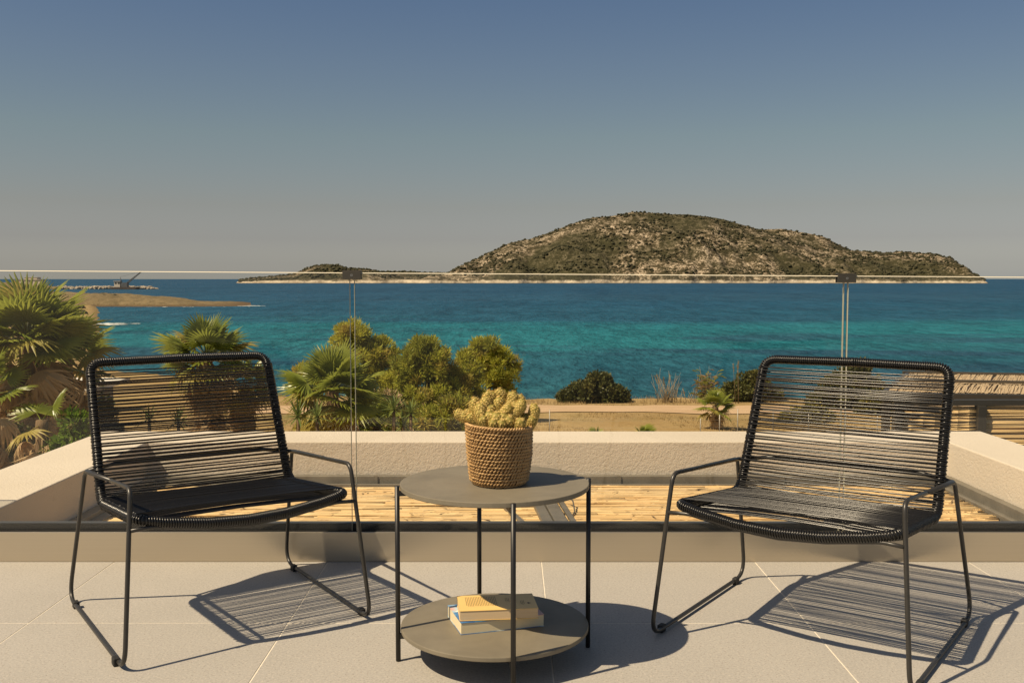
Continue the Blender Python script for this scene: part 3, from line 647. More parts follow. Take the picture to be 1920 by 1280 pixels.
# ------------------------------------------------------------------ rope chairs
def build_chair():
    root = empty('rope_chair')
    for s in (-1, 1):
        b = MB()
        pth = arc_path([(s*.318, .205, .428), (s*.307, -.296, .463), (s*.343, -.350, .0125), (s*.352, .352, .0125), (s*.323, .205, .428), (s*.312, -.09, .449)], [.034, .052, .055, .034], 8)
        # closed sled: arm, front leg, runner, rear leg in one bent rod
        b.tube(pth[1:-1] if False else pth, .0062, 10); b.build('sled_frame', M['rod'], root)
        for y0 in (-.274, .268):
            b = MB(); b.box(s*.3485-.0085, s*.3485+.0085, y0-.013, y0+.013, 0, .022); b.build('glide', M['rubber'], root, bevel=.003)
    b = MB(); b.tube(arc_path([(-.319,.206,.427), (-.20,.252,.440), (.20,.252,.440), (.319,.206,.427)], .06, 6), .0062, 10); b.build('rear_crossbar', M['rod'], root)
    b = MB(); b.tube(arc_path([(-.3125,-.313,.356), (-.255,-.302,.3570), (-.12,-.312,.3380), (0,-.316,.3310), (.12,-.312,.3380), (.255,-.302,.3570), (.3125,-.313,.356)], .12, 6), .0055, 10); b.build('front_crossbar', M['rod'], root)
    # bucket outline
    J, K, Mf, N = Vector((.281,.322,.741)), Vector((.290,.150,.338)), Vector((.2915,-.292,.377)), Vector((0,-.322,.347))
    mir = lambda v: Vector((-v.x, v.y, v.z))
    bow = [Vector((x_, -.292-.030*(1-(x_/.29)**2), .377-.030*(1-(x_/.29)**2))) for x_ in (.22, .11, 0, -.11, -.22)]
    loop = [Vector((0, .324, .744)), J, K, Mf] + bow + [mir(Mf), mir(K), mir(J), Vector((0, .324, .744))]
    pth = arc_path(loop, [.04, .062, .034] + [.2]*5 + [.034, .062, .04], 8)
    b = MB(); b.tube(resample(pth, .012), .0112, 8, cap=False); b.build('bucket_tube', M['rod'], root)
    # cord wound round the tube
    fine = resample(pth, .0006)
    def helix(a, z, pitch, rad, cr, wob=.0):
        b = MB(); pts = fine[a:z]; npt = len(pts); step = pitch/9/.0006; n_turn = npt*.0006/pitch
        t0 = (pts[1]-pts[0]).normalized(); up = Vector((0,0,1)) if abs(t0.z) < .9 else Vector((0,1,0)); nr = (up-t0*up.dot(t0)).normalized()
        hp = []; i = 0.0; ang = 0; last = 0
        while i < npt-2:
            k = int(i); t = (pts[min(k+6, npt-1)]-pts[max(k-6, 0)]).normalized(); nr = (nr-t*nr.dot(t)).normalized(); bi = t.cross(nr)
            rr_ = rad*(1+random.uniform(-wob, wob)); hp.append(pts[k] + (nr*cos(ang)+bi*sin(ang))*rr_)
            i += step; ang += 2*pi/9
        b.tube(hp, cr, 5); return b
    nF = len(fine)
    o = helix(0, nF, .0066, .0122, .0032, .03).build('cord_wrapping', M['cord'], root); o['kind'] = 'stuff'
    # strung cords: from tube to tube across back and seat, front strand and rear strand
    side = [v for v in arc_path([J, K, Mf], .062, 10)]
    sd = resample(side, .001)
    rc = random.Random(21)
    def cord(s_f, s_r, sag, jl, jr, w=.0022):
        def cp(s):
            k = int(max(2, min(len(sd)-3, s/.001))); t = (sd[k+2]-sd[k-2]).normalized(); n_ = Vector((1,0,0)).cross(t); n_ = n_ if n_.y < 0 or n_.z > 0 else -n_
            return sd[k], n_.normalized()
        pf_r, n1 = cp(s_f+jr); pf_l, n1b = cp(s_f+jl); pr, n2 = cp(s_r)
        q = .0150
        pts = []
        pts.append(mir(pr) + Vector((.004,0,0)) - n2*q)
        pts.append(mir(pf_l) + Vector((-q,0,0))); pts.append(mir(pf_l) + Vector((-q*.7,0,0)) + n1b*q*.75)
        pts.append(mir(pf_l) + n1b*q + Vector((.004,0,0)))
        for u in (.25, .5, .75):
            c_ = (mir(pf_l)+n1b*q).lerp(pf_r+n1*q, u); pts.append(c_ - n1*sag*(1-(2*u-1)**2))
        pts.append(pf_r + n1*q - Vector((.004,0,0))); pts.append(pf_r + Vector((q*.7,0,0)) + n1*q*.75)
        pts.append(pf_r + Vector((q,0,0))); pts.append(pr + Vector((-.004,0,0)) - n2*q)
        for u in (.75, .25):
            c_ = (mir(pr)-n2*q).lerp(pr-n2*q, u); pts.append(c_ - n2*sag*.5*(1-(2*u-1)**2))
        pts.append(pts[0].copy())
        b = MB(); b.tube(pts, w, 5, cap=False); return b
    tot = len(sd)*.001; sback = .40; s = .034; i = 0
    while s < tot-.018:
        back = s < sback
        pitch = .0108 if back else .0104
        pitch *= rc.uniform(.85, 1.15) if back else rc.uniform(.75, 1.45)
        sag = (.002 if back else .010)*rc.uniform(.5, 1.2)
        cord(s, s+pitch*.5+rc.uniform(-.002, .002), sag, rc.gauss(0, .0022), rc.gauss(0, .0022)).build('cord', M['cord'], root)
        s += pitch
    return root
chL = build_chair(); chL.location = (-.891, 2.95, 0); chL.rotation_euler = (0, 0, R(33.7))
tag(chL, 'black rope lounge chair left of the round table, turned towards it', 'chair', 'rope lounge chairs on the terrace')
chR = copy_tree(chL); chR.location = (.868, 2.80, 0); chR.rotation_euler = (0, 0, R(-34.95))
tag(chR, 'black rope lounge chair right of the round table, beside the right glass joint', 'chair', 'rope lounge chairs on the terrace')

# ------------------------------------------------------------------ side table
TX, TY, TR_, ZT, ZS = -.046, 2.607, .2495, .465, .086
tb_ = empty('side_table', (TX, TY, 0), R(11)); tag(tb_, 'round two-tier side table with grey concrete discs and thin black legs', 'table')
def disc(z1, th, r):
    b = MB(); k = 96; prof = [(0, z1), (r-.002, z1), (r-.0005, z1-.0006), (r, z1-.002), (r, z1-th+.002), (r-.002, z1-th), (0, z1-th)]
    vs = []; fs = []
    for i in range(k):
        a = 2*pi*i/k
        for (q, z) in prof[1:-1]: vs.append((q*cos(a), q*sin(a), z))
    m_ = len(prof)-2
    for i in range(k):
        for j in range(m_-1): fs.append((i*m_+j, i*m_+j+1, ((i+1)%k)*m_+j+1, ((i+1)%k)*m_+j))
    fs.append(tuple(i*m_ for i in range(k))); fs.append(tuple(i*m_+m_-1 for i in range(k-1, -1, -1)))
    b.add(vs, fs, 0, False); return b
disc(ZT, .0135, TR_).build('tabletop', M['table'], tb_); disc(ZS, .012, TR_).build('shelf', M['table'], tb_)
for i in range(4):
    a = i*pi/2; c_, s_ = cos(a), sin(a); rl = TR_+.0078
    b = MB(); b.tube([(rl*c_, rl*s_, .002), (rl*c_, rl*s_, ZT-.001)], .0065, 14); lg = b.build('leg', M['frame'], tb_)
    b = MB(); b.tube([(rl*c_, rl*s_, 0), (rl*c_, rl*s_, .004)], .0058, 12); b.build('foot_pad', M['rubber'], lg)
for z in (ZT-.0135, ZS-.012):
    for a in (0, pi/2):
        b = MB(); h0 = .001 if a == 0 else .0012; b.box(-(TR_+.004), TR_+.004, -.006, .006, z-.0125-h0, z-h0, 0, Matrix.Rotation(a, 4, 'Z')); b.build('cross_bar', M['frame'], tb_)

# ------------------------------------------------------------------ basket and cactus
BX, BY = -.0345, 2.588
bk = empty('woven_basket', (BX, BY, ZT)); tag(bk, 'tan woven seagrass basket standing on the side table', 'basket')
BH = .155
def brad(q): return .0735 + .012*q + (.0035*sin(q*pi)) + (-.006 if q < .04 else 0)
def btop(a): return BH + .004*cos(a-pi)       # rim a little higher on one side
b = MB(); k = 48; rows = 12
for j in range(rows+1):
    q = j/rows
    for i in range(k):
        a = 2*pi*i/k; r_ = brad(q)-.003; b.v.append((r_*cos(a), r_*sin(a), q*(btop(a)-.002)))
for j in range(rows):
    for i in range(k): b.f.append((j*k+i, j*k+(i+1)%k, (j+1)*k+(i+1)%k, (j+1)*k+i)); b.m.append(0); b.sm.append(True)
b.f.append(tuple(range(k-1, -1, -1))); b.m.append(0); b.sm.append(False)
b.build('liner', simple('basket_inner', (.16, .085, .03), .9), bk)
rb = random.Random(4); b = MB(); NR, NCc = 18, 54
for j in range(NR):
    zq0 = (j+.5)/NR
    for i in range(NCc):
        a = 2*pi*(i+.5*(j % 2)+rb.uniform(-.12, .12))/NCc; z = zq0*btop(a)*.985 + rb.uniform(-.0006, .0006); r_ = brad(zq0)+rb.uniform(-.0006, .0009) + .0012*sin(3*a+j*.2)
        slant = (.95 if j % 2 else .62) + rb.uniform(-.14, .14)
        ea = Vector((-sin(a), cos(a), 0)); er = Vector((cos(a), sin(a), 0)); ez = Vector((0,0,1))
        d = (ea*cos(slant)+ez*sin(slant)); n_ = (-ea*sin(slant)+ez*cos(slant)); p = er*r_+ez*z
        l, w, h = .0086, .0040, .0040
        vs = [p-d*l-er*.0028, p+n_*w*.8-d*l*.25-er*.001, p+d*l-er*.0028, p-n_*w*.8+d*l*.25-er*.001, p-d*l*.4+er*h*.75+n_*w*.25, p+d*l*.4+er*h*.75-n_*w*.2, p+er*h-d*l*.02]
        b.add(vs, [(0,4,1),(1,4,6),(1,6,5),(1,5,2),(2,5,3),(3,5,6),(3,6,4),(3,4,0)], 0, True)
o = b.build('weave', M['basket'], bk); o['kind'] = 'stuff'
b = MB(); n_ = 150
for ph in (0, pi):
    pts = []
    for i in range(n_*3):
        a = 2*pi*i/(n_*3); t = a*34+ph; r_ = brad(1)+.0026*cos(t); pts.append((r_*cos(a), r_*sin(a), btop(a)+.0022*sin(t)))
    b.tube(pts, .0026, 5, closed=True)
b.build('rim_braid', M['basket'], bk)
b = MB(); k = 24; b.add([((.078)*cos(2*pi*i/k), .078*sin(2*pi*i/k), .132+.004*sin(i*2.1)) for i in range(k)]+[(0,0,.142)], [(i, (i+1)%k, k) for i in range(k)], 0, True); b.build('soil', M['soil'], bk)

ct = empty('finger_cactus', (BX, BY, ZT+.14)); tag(ct, 'clump of yellow-spined finger cactus filling the woven basket', 'cactus')
def finger(length, rad, bend):
    """stem with rings of tubercles, each carrying a star of short golden spines"""
    b = MB(); n = 18; rows = max(7, int(length/.0042)); vs = []
    def centre(q): return Vector((bend*q*q*length*.5, 0, q*(length-rad*.6)))
    def rr(q): return rad*(.80+.24*min(1, q*2.2))*(1 if q < .80 else max(.0, 1-((q-.80)/.2)**2.8*.97)**.5)
    for j in range(rows+1):
        q = j/rows
        zc = centre(min(q, 1)); zc.z += 0 if q < .8 else (q-.8)*rad*1.2
        for i in range(n):
            a = 2*pi*i/n; bumpy = 1+.09*cos(i*pi+ j*pi)
            vs.append(zc + Vector((cos(a), sin(a), 0))*rr(q)*bumpy)
    b.add(vs, [(j*n+i, j*n+(i+1)%n, (j+1)*n+(i+1)%n, (j+1)*n+i) for j in range(rows) for i in range(n)] + [tuple(rows*n+i for i in range(n))], 0, True)
    rg = random.Random(int(length*1e5))
    for j in range(1, rows+1):
        q = j/rows; cz = centre(q); cz.z += 0 if q < .8 else (q-.8)*rad*1.2
        cnt = 11 if q < .9 else 7
        for i in range(cnt):
            a = 2*pi*(i+.5*(j % 2))/cnt + rg.uniform(-.1, .1); tilt = 0 if q < .75 else (q-.75)/.25*1.25
            nrm = Vector((cos(a)*cos(tilt), sin(a)*cos(tilt), sin(tilt))).normalized()
            base = cz + Vector((cos(a), sin(a), 0))*rr(q)*1.04
            t1 = nrm.orthogonal().normalized(); t2 = nrm.cross(t1)
            for k in range(9):
                g = 2*pi*k/9 + rg.uniform(-.3, .3); d = (t1*cos(g)+t2*sin(g))*.9 + nrm*rg.uniform(.25, .6)
                d.normalize(); w = nrm.cross(d).normalized()*.00036; L_ = rg.uniform(.0045, .0078)
                b.add([base-w, base+w, base+d*L_], [(0,1,2)], 1)
    return b.mesh('cactus_stem', [M['cactus'], M['spine']])
fm = [finger(l, r_, bd) for l, r_, bd in ((.058,.0126,.3),(.068,.0134,.5),(.080,.0144,.35),(.050,.0122,.2),(.072,.0128,.9))]
# (dx, dy, dz base, tilt degrees from vertical, heading degrees, mesh, scale)
fing = []
for px, py, dep, til, hd, mi, sc in [
    (858,777,0,68,178,3,1.0),(868,783,-.01,70,190,0,.9),(876,774,.02,55,160,3,1),(882,756,.0,35,175,1,1),(893,764,-.03,30,200,2,.95),
    (903,750,.0,20,165,2,1.05),(908,738,.02,14,150,1,1),(922,738,.03,10,100,1,.95),(941,732,.03,4,60,2,1.0),(940,749,.0,12,270,1,.9),
    (926,752,-.01,22,215,1,.92),(956,752,.02,15,80,0,1.0),(968,741,.02,18,30,2,1.08),(980,748,.03,30,40,1,.95),(984,764,-.01,58,5,2,1.05),
    (960,772,-.03,60,330,2,1.0),(1006,766,.0,30,2,2,.98),(997,786,-.02,45,320,3,.95),(988,782,.0,40,350,0,.9),(930,781,-.06,20,268,2,1.0),
    (912,779,-.05,22,240,1,1.0),(944,778,-.05,15,285,0,.95),(903,783,-.05,30,215,3,.95),(956,787,-.06,35,290,0,1),
    (976,791,-.065,45,300,3,1),(915,763,-.02,24,225,0,1.),(880,781,-.02,48,190,3,.9),
    (897,772,-.04,30,215,0,.95),(970,760,-.01,30,340,0,.95),(925,790,-.068,30,262,3,.9),(941,791,-.068,32,276,3,.9)]:
    tip = at(932+(px-932)*1.09, py-2, BY+dep*.9)
    ax = Vector((sin(R(til))*cos(R(hd)), sin(R(til))*sin(R(hd)), cos(R(til))))
    ln = (.058,.068,.080,.050,.072)[mi]*sc*1.12
    base = tip - ax*ln*.80
    q = ax.to_track_quat('Z', 'X')
    link('cactus_stem', fm[mi], ct, base-Vector((BX, BY, ZT+.14)), q.to_euler(), sc)

# ------------------------------------------------------------------ books on the shelf
def paper_book(name, loc, rz, w, d, th, cover, pages, lab, warp=0):
    r_ = empty(name, loc, rz); tag(r_, lab, 'book')
    ct_ = .0011; N = 10
    def slab(z0, z1, x0, x1, y0, y1, lift):
        b = MB(); vs = []
        for i in range(N+1):
            u = i/N; x_ = x0+(x1-x0)*u
            for y_ in (y0, y1):
                dz = lift*((2*u-1)**2)
                vs += [(x_, y_, z0), (x_, y_, z1+dz)]
        fs = []
        for i in range(N):
            o = i*4; fs += [(o, o+4, o+5, o+1), (o+2, o+3, o+7, o+6), (o+1, o+5, o+7, o+3), (o, o+2, o+6, o+4)]
        fs += [(0,1,3,2), (N*4, N*4+2, N*4+3, N*4+1)]
        b.add(vs, fs); return b
    slab(.0, ct_, -w/2, w/2, -d/2, d/2, 0).build('back_cover', cover, r_)
    slab(ct_+.0002, th-ct_-.0002, -w/2+.001, w/2-.001, -d/2+.0012, d/2-.003, warp).build('page_block', pages, r_)
    # front cover follows the slightly curled block
    b = MB(); vs = []
    for i in range(N+1):
        u = i/N; x_ = -w/2+w*u; dz = warp*((2*u-1)**2)
        vs += [(x_, -d/2, th-ct_+dz), (x_, d/2, th-ct_+dz), (x_, -d/2, th+dz), (x_, d/2, th+dz)]
    fs = []
    for i in range(N):
        o = i*4; fs += [(o+2, o+6, o+7, o+3), (o, o+1, o+5, o+4), (o, o+4, o+6, o+2), (o+1, o+3, o+7, o+5)]
    fs += [(0,2,3,1), (N*4, N*4+1, N*4+3, N*4+2)]
    b.add(vs, fs); b.build('front_cover', cover, r_)
    b = MB(); b.box(-w/2, w/2, d/2-.0012, d/2+.0004, ct_+.0001, th-ct_-.0001); b.build('spine', cover, r_)
    return r_
pl = paper_book('paperback_book', (-.045, 2.615, ZS+.0002), R(17), .226, .148, .0300, M['bluec'], M['pages'], 'thick blue-covered paperback at the bottom of the stack on the shelf', .0016)
pu = paper_book('paperback_book', (-.040, 2.596, ZS+.0325), R(6.5), .205, .125, .0265, M['yellow'], M['pages2'], 'yellow-covered paperback lying on top of the blue book on the shelf', 0)
# print on the yellow cover: a paragraph set across the book, a short block and a small mark (too small to read)
b = MB(); rt = random.Random(2); zt = .0265+.00035
def textblock(x0, x1, y0, y1, pitch, ragged=.1):
    x = x0
    while x < x1:
        y = y1; ye = y0 + (y1-y0)*(rt.random()*ragged)
        while y > ye:
            l = rt.uniform(.003, .009); l = min(l, y-ye)
            if l < .001: break
            b.add([(x, y-l, zt), (x+pitch*.30, y-l, zt), (x+pitch*.30, y, zt), (x, y, zt)], [(0,1,2,3)]); y -= l+.0016
        x += pitch
textblock(-.082, .0, -.030, .047, .0044, .08); textblock(.024, .034, -.005, .030, .0040, .4); textblock(.062, .071, -.035, .005, .0040, .3)
b.build('cover_print', M['ink'], pu)
b = MB(); b.box(.0795, .0845, -.022, -.012, zt, zt+.0001); b.box(.0855, .0872, -.020, -.014, zt, zt+.0001); b.build('cover_mark', M['ink'], pu)
b = MB()
for (x0, y0, l_, an) in ((-.098, .018, .018, .6), (-.094, .002, .016, -.7), (-.088, -.012, .020, .4)):
    d = Vector((cos(an), sin(an), 0)); n_ = Vector((-sin(an), cos(an), 0)); c0 = Vector((x0, y0, .0300+.0019))
    b.add([c0-d*l_*.5-n_*.003, c0+d*l_*.5-n_*.003, c0+d*l_*.5+n_*.003, c0-d*l_*.5+n_*.003], [(0,1,2,3)])
b.build('cover_lettering', M['white'], pl)

# ------------------------------------------------------------------ plants beyond the parapet
def fan_leaf(nl, length, span, droop, split, rg, width=.032, petiole=.55):
    b = MB()
    b.tube([(0,0,0), (petiole*.5,0,.01), (petiole,0,-.01)], .012, 4, radii=[.016,.011,.008])
    for i in range(nl):
        u = i/(nl-1)*2-1; a = u*span; L_ = length*(1-.28*abs(u)**2)*rg.uniform(.9, 1.06)
        d = Vector((cos(a), sin(a), .12*cos(a*1.5))).normalized(); sd_ = Vector((-sin(a), cos(a), 0)); fold = .35
        w0 = L_*2*sin(span/nl)*.52; o = Vector((petiole, 0, 0)); vs = []
        dr = droop*rg.uniform(.6, 1.5); tw = rg.uniform(-.25, .25)
        prof = [(0, .15), (split*.5, .55), (split, 1.0), ((1+split)/2, .62), (1, .04)]
        for (q, wq) in prof:
            w = min(w0, width*1.6)*wq; c_ = o+d*L_*q; c_.z -= dr*L_*max(0, q-split*.6)**2*1.6
            c_ += sd_*tw*L_*.16*max(0, q-split)
            vs += [c_-sd_*w-Vector((0,0,w*fold)), c_+Vector((0,0,w*fold)), c_+sd_*w-Vector((0,0,w*fold))]
        fs = []
        for k in range(len(prof)-1):
            m_ = k*3; fs += [(m_, m_+1, m_+4, m_+3), (m_+1, m_+2, m_+5, m_+4)]
        b.add(vs, fs)
    return b
rg = random.Random(31)
LEAF = dict(green=[fan_leaf(24, .66, R(112), .16, .42, rg, .026).mesh('frond', M['palm']) for _ in range(4)],
            yellow=[fan_leaf(22, .62, R(108), .4, .42, rg, .026).mesh('frond', M['palm2']) for _ in range(2)],
            dead=[fan_leaf(20, .58, R(75), 1.0, .35, rg, .028).mesh('dead_frond', M['dead']) for _ in range(3)])
def fan_palm(loc, th, scale, n_green, n_dead, label, seed, lean=(0,0), trunk_r=.13, low=-25, group=None):
    rg = random.Random(seed); root = empty('fan_palm', loc); tag(root, label, 'palm', group)
    top = Vector((lean[0], lean[1], th)); b = MB(); pts = []; rad = []
    k = max(6, int(th/.12))
    for i in range(k+1):
        q = i/k; pts.append(Vector((lean[0]*q*q, lean[1]*q*q, th*q-.15*(1-q)))); rad.append(trunk_r*(1.25-.35*q)*(1+.10*(i % 2)))
    b.tube(pts, .1, 9, radii=rad); b.build('trunk', M['bark'], root)
    ga = 2.39996
    for i in range(n_green):
        q = (i+.5)/n_green; el = 82-(82-low)*q**.85 + rg.uniform(-8, 8); az = i*ga+rg.uniform(-.25, .25)
        kind = 'yellow' if (q > .72 and rg.random() < .5) or rg.random() < .08 else 'green'
        e = Matrix.Rotation(az, 4, 'Z') @ Matrix.Rotation(-R(el), 4, 'Y') @ Matrix.Rotation(rg.uniform(-.5, .5), 4, 'X')
        s = scale*rg.uniform(.82, 1.12)*(0.8+.2*q if q < .3 else 1)
        link('frond', rg.choice(LEAF[kind]), root, top+Vector((0,0,-.12*q*scale)), e.to_euler(), s)
    for i in range(n_dead):
        q = (i+.5)/n_dead; el = -48-40*q**.7+rg.uniform(-7, 7); az = i*ga+1+rg.uniform(-.3, .3)
        e = Matrix.Rotation(az, 4, 'Z') @ Matrix.Rotation(-R(el), 4, 'Y') @ Matrix.Rotation(rg.uniform(-.9, .9), 4, 'X')
        o_ = Vector((lean[0], lean[1], th)) - Vector((0, 0, (th*.62)*q))
        link('dead_frond', rg.choice(LEAF['dead']), root, o_, e.to_euler(), scale*rg.uniform(.8, 1.1))
    return root
def gl(px, d):
    x = (px-960)/FPX*d; return Vector((x, d, land(x, d)-.03))
fan_palm(gl(48, 24), 3.55, 1.5, 42, 30, 'tall fan palm with long hanging dead skirt at the left edge', 1, trunk_r=.17, low=-18)
fan_palm(gl(122, 25.5), 3.0, 1.25, 22, 30, 'fan palm with brown skirt just right of the tall left palm', 2, trunk_r=.15, low=-30)
fan_palm(gl(-26, 22.5), 2.3, 1.1, 8, 22, 'shorter fan palm half cut off by the left edge', 3, trunk_r=.14)
fan_palm(gl(72, 21.5), 1.75, 1.0, 3, 34, 'short fan palm with a drooping brown skirt in front of the tall left palm', 14, trunk_r=.13, low=-30)
fan_palm(gl(385, 29), 2.95, 1.3, 34, 34, 'bushy fan palm behind the back of the left chair', 4, trunk_r=.2, low=-35)
fan_palm(gl(455, 30.5), 2.0, 1.0, 18, 26, 'lower fan palm behind the right side of the left chair back', 5, trunk_r=.18, low=-40)
fan_palm(gl(622, 29), 2.0, 1.5, 34, 18, 'wide low fan palm in front of the yellowish tamarisk tree', 6, trunk_r=.18, low=-50)
fan_palm(gl(705, 31), .7, 1.0, 16, 10, 'small drooping fan palm between the wide palm and the yuccas', 7, low=-50)
fan_palm(gl(1344, 36.5), .9, .72, 20, 11, 'small fan palm in the dry field left of the right chair', 8, trunk_r=.11, low=-35)
fan_palm(gl(1210, 34.5), .02, .52, 9, 0, 'tiny palm seedling poking above the parapet in the dry field', 9, trunk_r=.05, low=10)
fan_palm(gl(1117, 34.2), .0, .42, 5, 0, 'tiniest palm sprout at the parapet right of the cactus', 10, trunk_r=.04, low=20)

def leaf_cloud(b, clumps, per, ll, lw, rg, up=.3, mats=1, shell=.55):
    for (c, r, mi) in clumps:
        for _ in range(per):
            d = Vector((rg.gauss(0,1), rg.gauss(0,1), rg.gauss(0,1))).normalized()
            q = r*(shell+(1-shell)*rg.random())*rg.uniform(.75, 1.1); p = c+Vector((d.x*q, d.y*q, d.z*q*.9))
            ax = (d*.8+Vector((rg.gauss(0,.5), rg.gauss(0,.5), rg.gauss(0,.4)+up))).normalized()
            sd_ = ax.orthogonal().normalized(); sd_ = (Matrix.Rotation(rg.uniform(0, 6.28), 3, ax) @ sd_)
            l = ll*rg.uniform(.6, 1.3); w = lw*rg.uniform(.7, 1.3)
            b.add([p, p+ax*l*.5+sd_*w, p+ax*l, p+ax*l*.5-sd_*w], [(0,1,2,3)], (mi if rg.random() < .8 else rg.randrange(mats)))
def tree(name, label, cat, loc, lobes, mats, seed, per=110, n=26, ll=.22, lw=.03, trunkh=1.2, up=.4, rr=(.22, .45), bark='wood', group=None, stems=3):
    rg = random.Random(seed); root = empty(name, loc); tag(root, label, cat, group); b = MB(); cl = []
    for (cx, cy, cz, rx, ry, rz_) in lobes:
        for _ in range(n):
            d = Vector((rg.gauss(0,1), rg.gauss(0,1), rg.gauss(0,1))).normalized()*rg.uniform(.45, 1.0)**.5
            c = Vector((cx+d.x*rx, cy+d.y*ry, cz+d.z*rz_)); mi = 0
            u = rg.random(); mi = 0 if u < .6 else (1 if u < .85 else 2)
            cl.append((c, rg.uniform(*rr), min(mi, len(mats)-1)))
    leaf_cloud(b, cl, per, ll, lw, rg, up, len(mats))
    b.build('crown', mats, root)
    t = MB(); zc = sum(l[2] for l in lobes)/len(lobes)
    for i in range(stems):
        a = 2*pi*i/stems+rg.random(); lb = lobes[i % len(lobes)]
        e = Vector((lb[0], lb[1], lb[2]+.2)); s0 = Vector((.12*cos(a), .12*sin(a), -.1)); m_ = s0.lerp(e, .5)+Vector((rg.uniform(-.2,.2), rg.uniform(-.2,.2), 0))
        t.tube([s0, m_, e], .08, 7, radii=[.11, .075, .03])
        for _ in range(5):
            p = m_.lerp(e, rg.random()); f = p+Vector((rg.uniform(-1,1)*lb[3], rg.uniform(-1,1)*lb[4], rg.uniform(.1,.8)*lb[5])); t.tube([p, p.lerp(f, .5)+Vector((0,0,.08)), f], .03, 5, radii=[.035,.022,.008])
    t.build('trunk', M[bark], root); return root
TM = [M['tam1'], M['tam2'], M['tam3']]
def lob(px, py, d, base, rx, ry, rz_):
    p = at(px, py, d)-base; return (p.x, p.y, p.z, rx, ry, rz_)
g1 = gl(672, 39)
tree('tamarisk_tree', 'tallest feathery tamarisk tree, rising behind the wide low palm', 'tree', g1,
     [lob(655, 632, 39, g1, .62, .5, .5), lob(668, 680, 39, g1, .95, .7, .8), lob(713, 668, 39.3, g1, .62, .6, .65), lob(700, 735, 39, g1, 1.1, .8, .9), lob(590, 715, 39.5, g1, .8, .6, .7), lob(690, 782, 38.8, g1, 1.3, .8, .6), lob(742, 725, 38.7, g1, .6, .6, .75)], [M['tam1'], M['tam3'], M['tam2']], 11, per=230, n=28, ll=.20, lw=.020, up=.6, rr=(.15, .34))
g2 = gl(795, 38)
tree('tamarisk_tree', 'middle feathery tamarisk tree of the three, left of the cactus basket', 'tree', g2,
     [lob(793, 662, 38, g2, .5, .5, .48), lob(770, 690, 38, g2, .62, .6, .7), lob(822, 690, 38, g2, .6, .6, .65), lob(790, 745, 37.7, g2, 1.05, .8, .9), lob(835, 745, 38, g2, .6, .6, .8), lob(800, 785, 37.5, g2, 1.3, .8, .6), lob(853, 725, 38.4, g2, .55, .6, .8)], TM, 12, per=230, n=28, ll=.20, lw=.020, up=.6, rr=(.15, .34))
g3 = gl(905, 39.5)
tree('tamarisk_tree', 'right-hand feathery tamarisk tree, directly behind the cactus basket', 'tree', g3,
     [lob(910, 660, 39.5, g3, .6, .5, .52), lob(882, 690, 39.5, g3, .6, .6, .7), lob(938, 692, 39.5, g3, .72, .6, .7), lob(905, 735, 39.5, g3, 1.25, .8, .85), lob(880, 765, 39, g3, .9, .7, .6), lob(900, 790, 38.5, g3, 1.2, .7, .5)], TM, 13, per=230, n=28, ll=.20, lw=.020, up=.6, rr=(.15, .34))
BM = [M['bush'], M['bush'], M['bush2']]
def bush(px, py, d, w, h, label, seed, mats=BM, name='shrub', ll=.17, lw=.055, per=90, n=34):
    g = gl(px, d); return tree(name, label, 'shrub', g, [(0, 0, h*.42, w*.40, w*.3, h*.42), (-w*.22, 0, h*.30, w*.26, w*.22, h*.30), (w*.22, 0, h*.32, w*.26, w*.22, h*.30), (-w*.42, .1, h*.14, w*.15, w*.15, h*.13), (w*.40, -.1, h*.20, w*.14, w*.15, h*.17), (w*.08, 0, h*.78, w*.15, w*.12, h*.16)], mats, seed, per=per, n=n, ll=ll, lw=lw, up=.3, rr=(.10, .36), stems=3)
bush(1116, 0, 51.2, 3.2, 1.45, 'rounded dark green shrub on the shore bank right of the cactus', 21)
bush(1408, 0, 51.0, 2.7, 1.55, 'dark green shrub on the shore bank beside the right chair back', 22)
bush(1600, 0, 46, 3.4, 2.3, 'big dark shrub seen through the cords of the right chair back', 23)
bush(1520, 0, 40, 1.6, .6, 'small olive bush low behind the right chair back', 24, [M['bush2'], M['bush2'], M['tam3']], n=16)
bush(1660, 0, 43, 1.8, 1.0, 'olive bush behind the right half of the right chair back', 25, [M['bush2'], M['bush'], M['tam3']], n=16)
bush(128, 0, 21.5, 1.1, 1.9, 'bright green leafy bush below the left palms', 26, [M['bright'], M['bright'], M['bush2']], ll=.16, lw=.035, n=18)
bush(6, 0, 23.0, 1.0, 1.4, 'low green bush at the foot of the leftmost palm', 27, [M['bright'], M['bush2'], M['bush']], ll=.14, lw=.035, n=16)
bush(168, 0, 27, 1.6, 1.7, 'shadowy dark shrub between the left palms and the left chair', 28, [M['bush'], M['bush2'], M['bush']], n=30)
bush(700, 0, 35, 3.6, 1.5, 'low tangled undergrowth beneath the tamarisk trees', 29, [M['bush2'], M['tam2'], M['dead']], n=36, ll=.2, lw=.03)
bush(835, 0, 34.6, 3.2, 1.3, 'grassy undergrowth left of the cactus basket', 30, [M['tam2'], M['bush2'], M['tam3']], n=36, ll=.24, lw=.025)

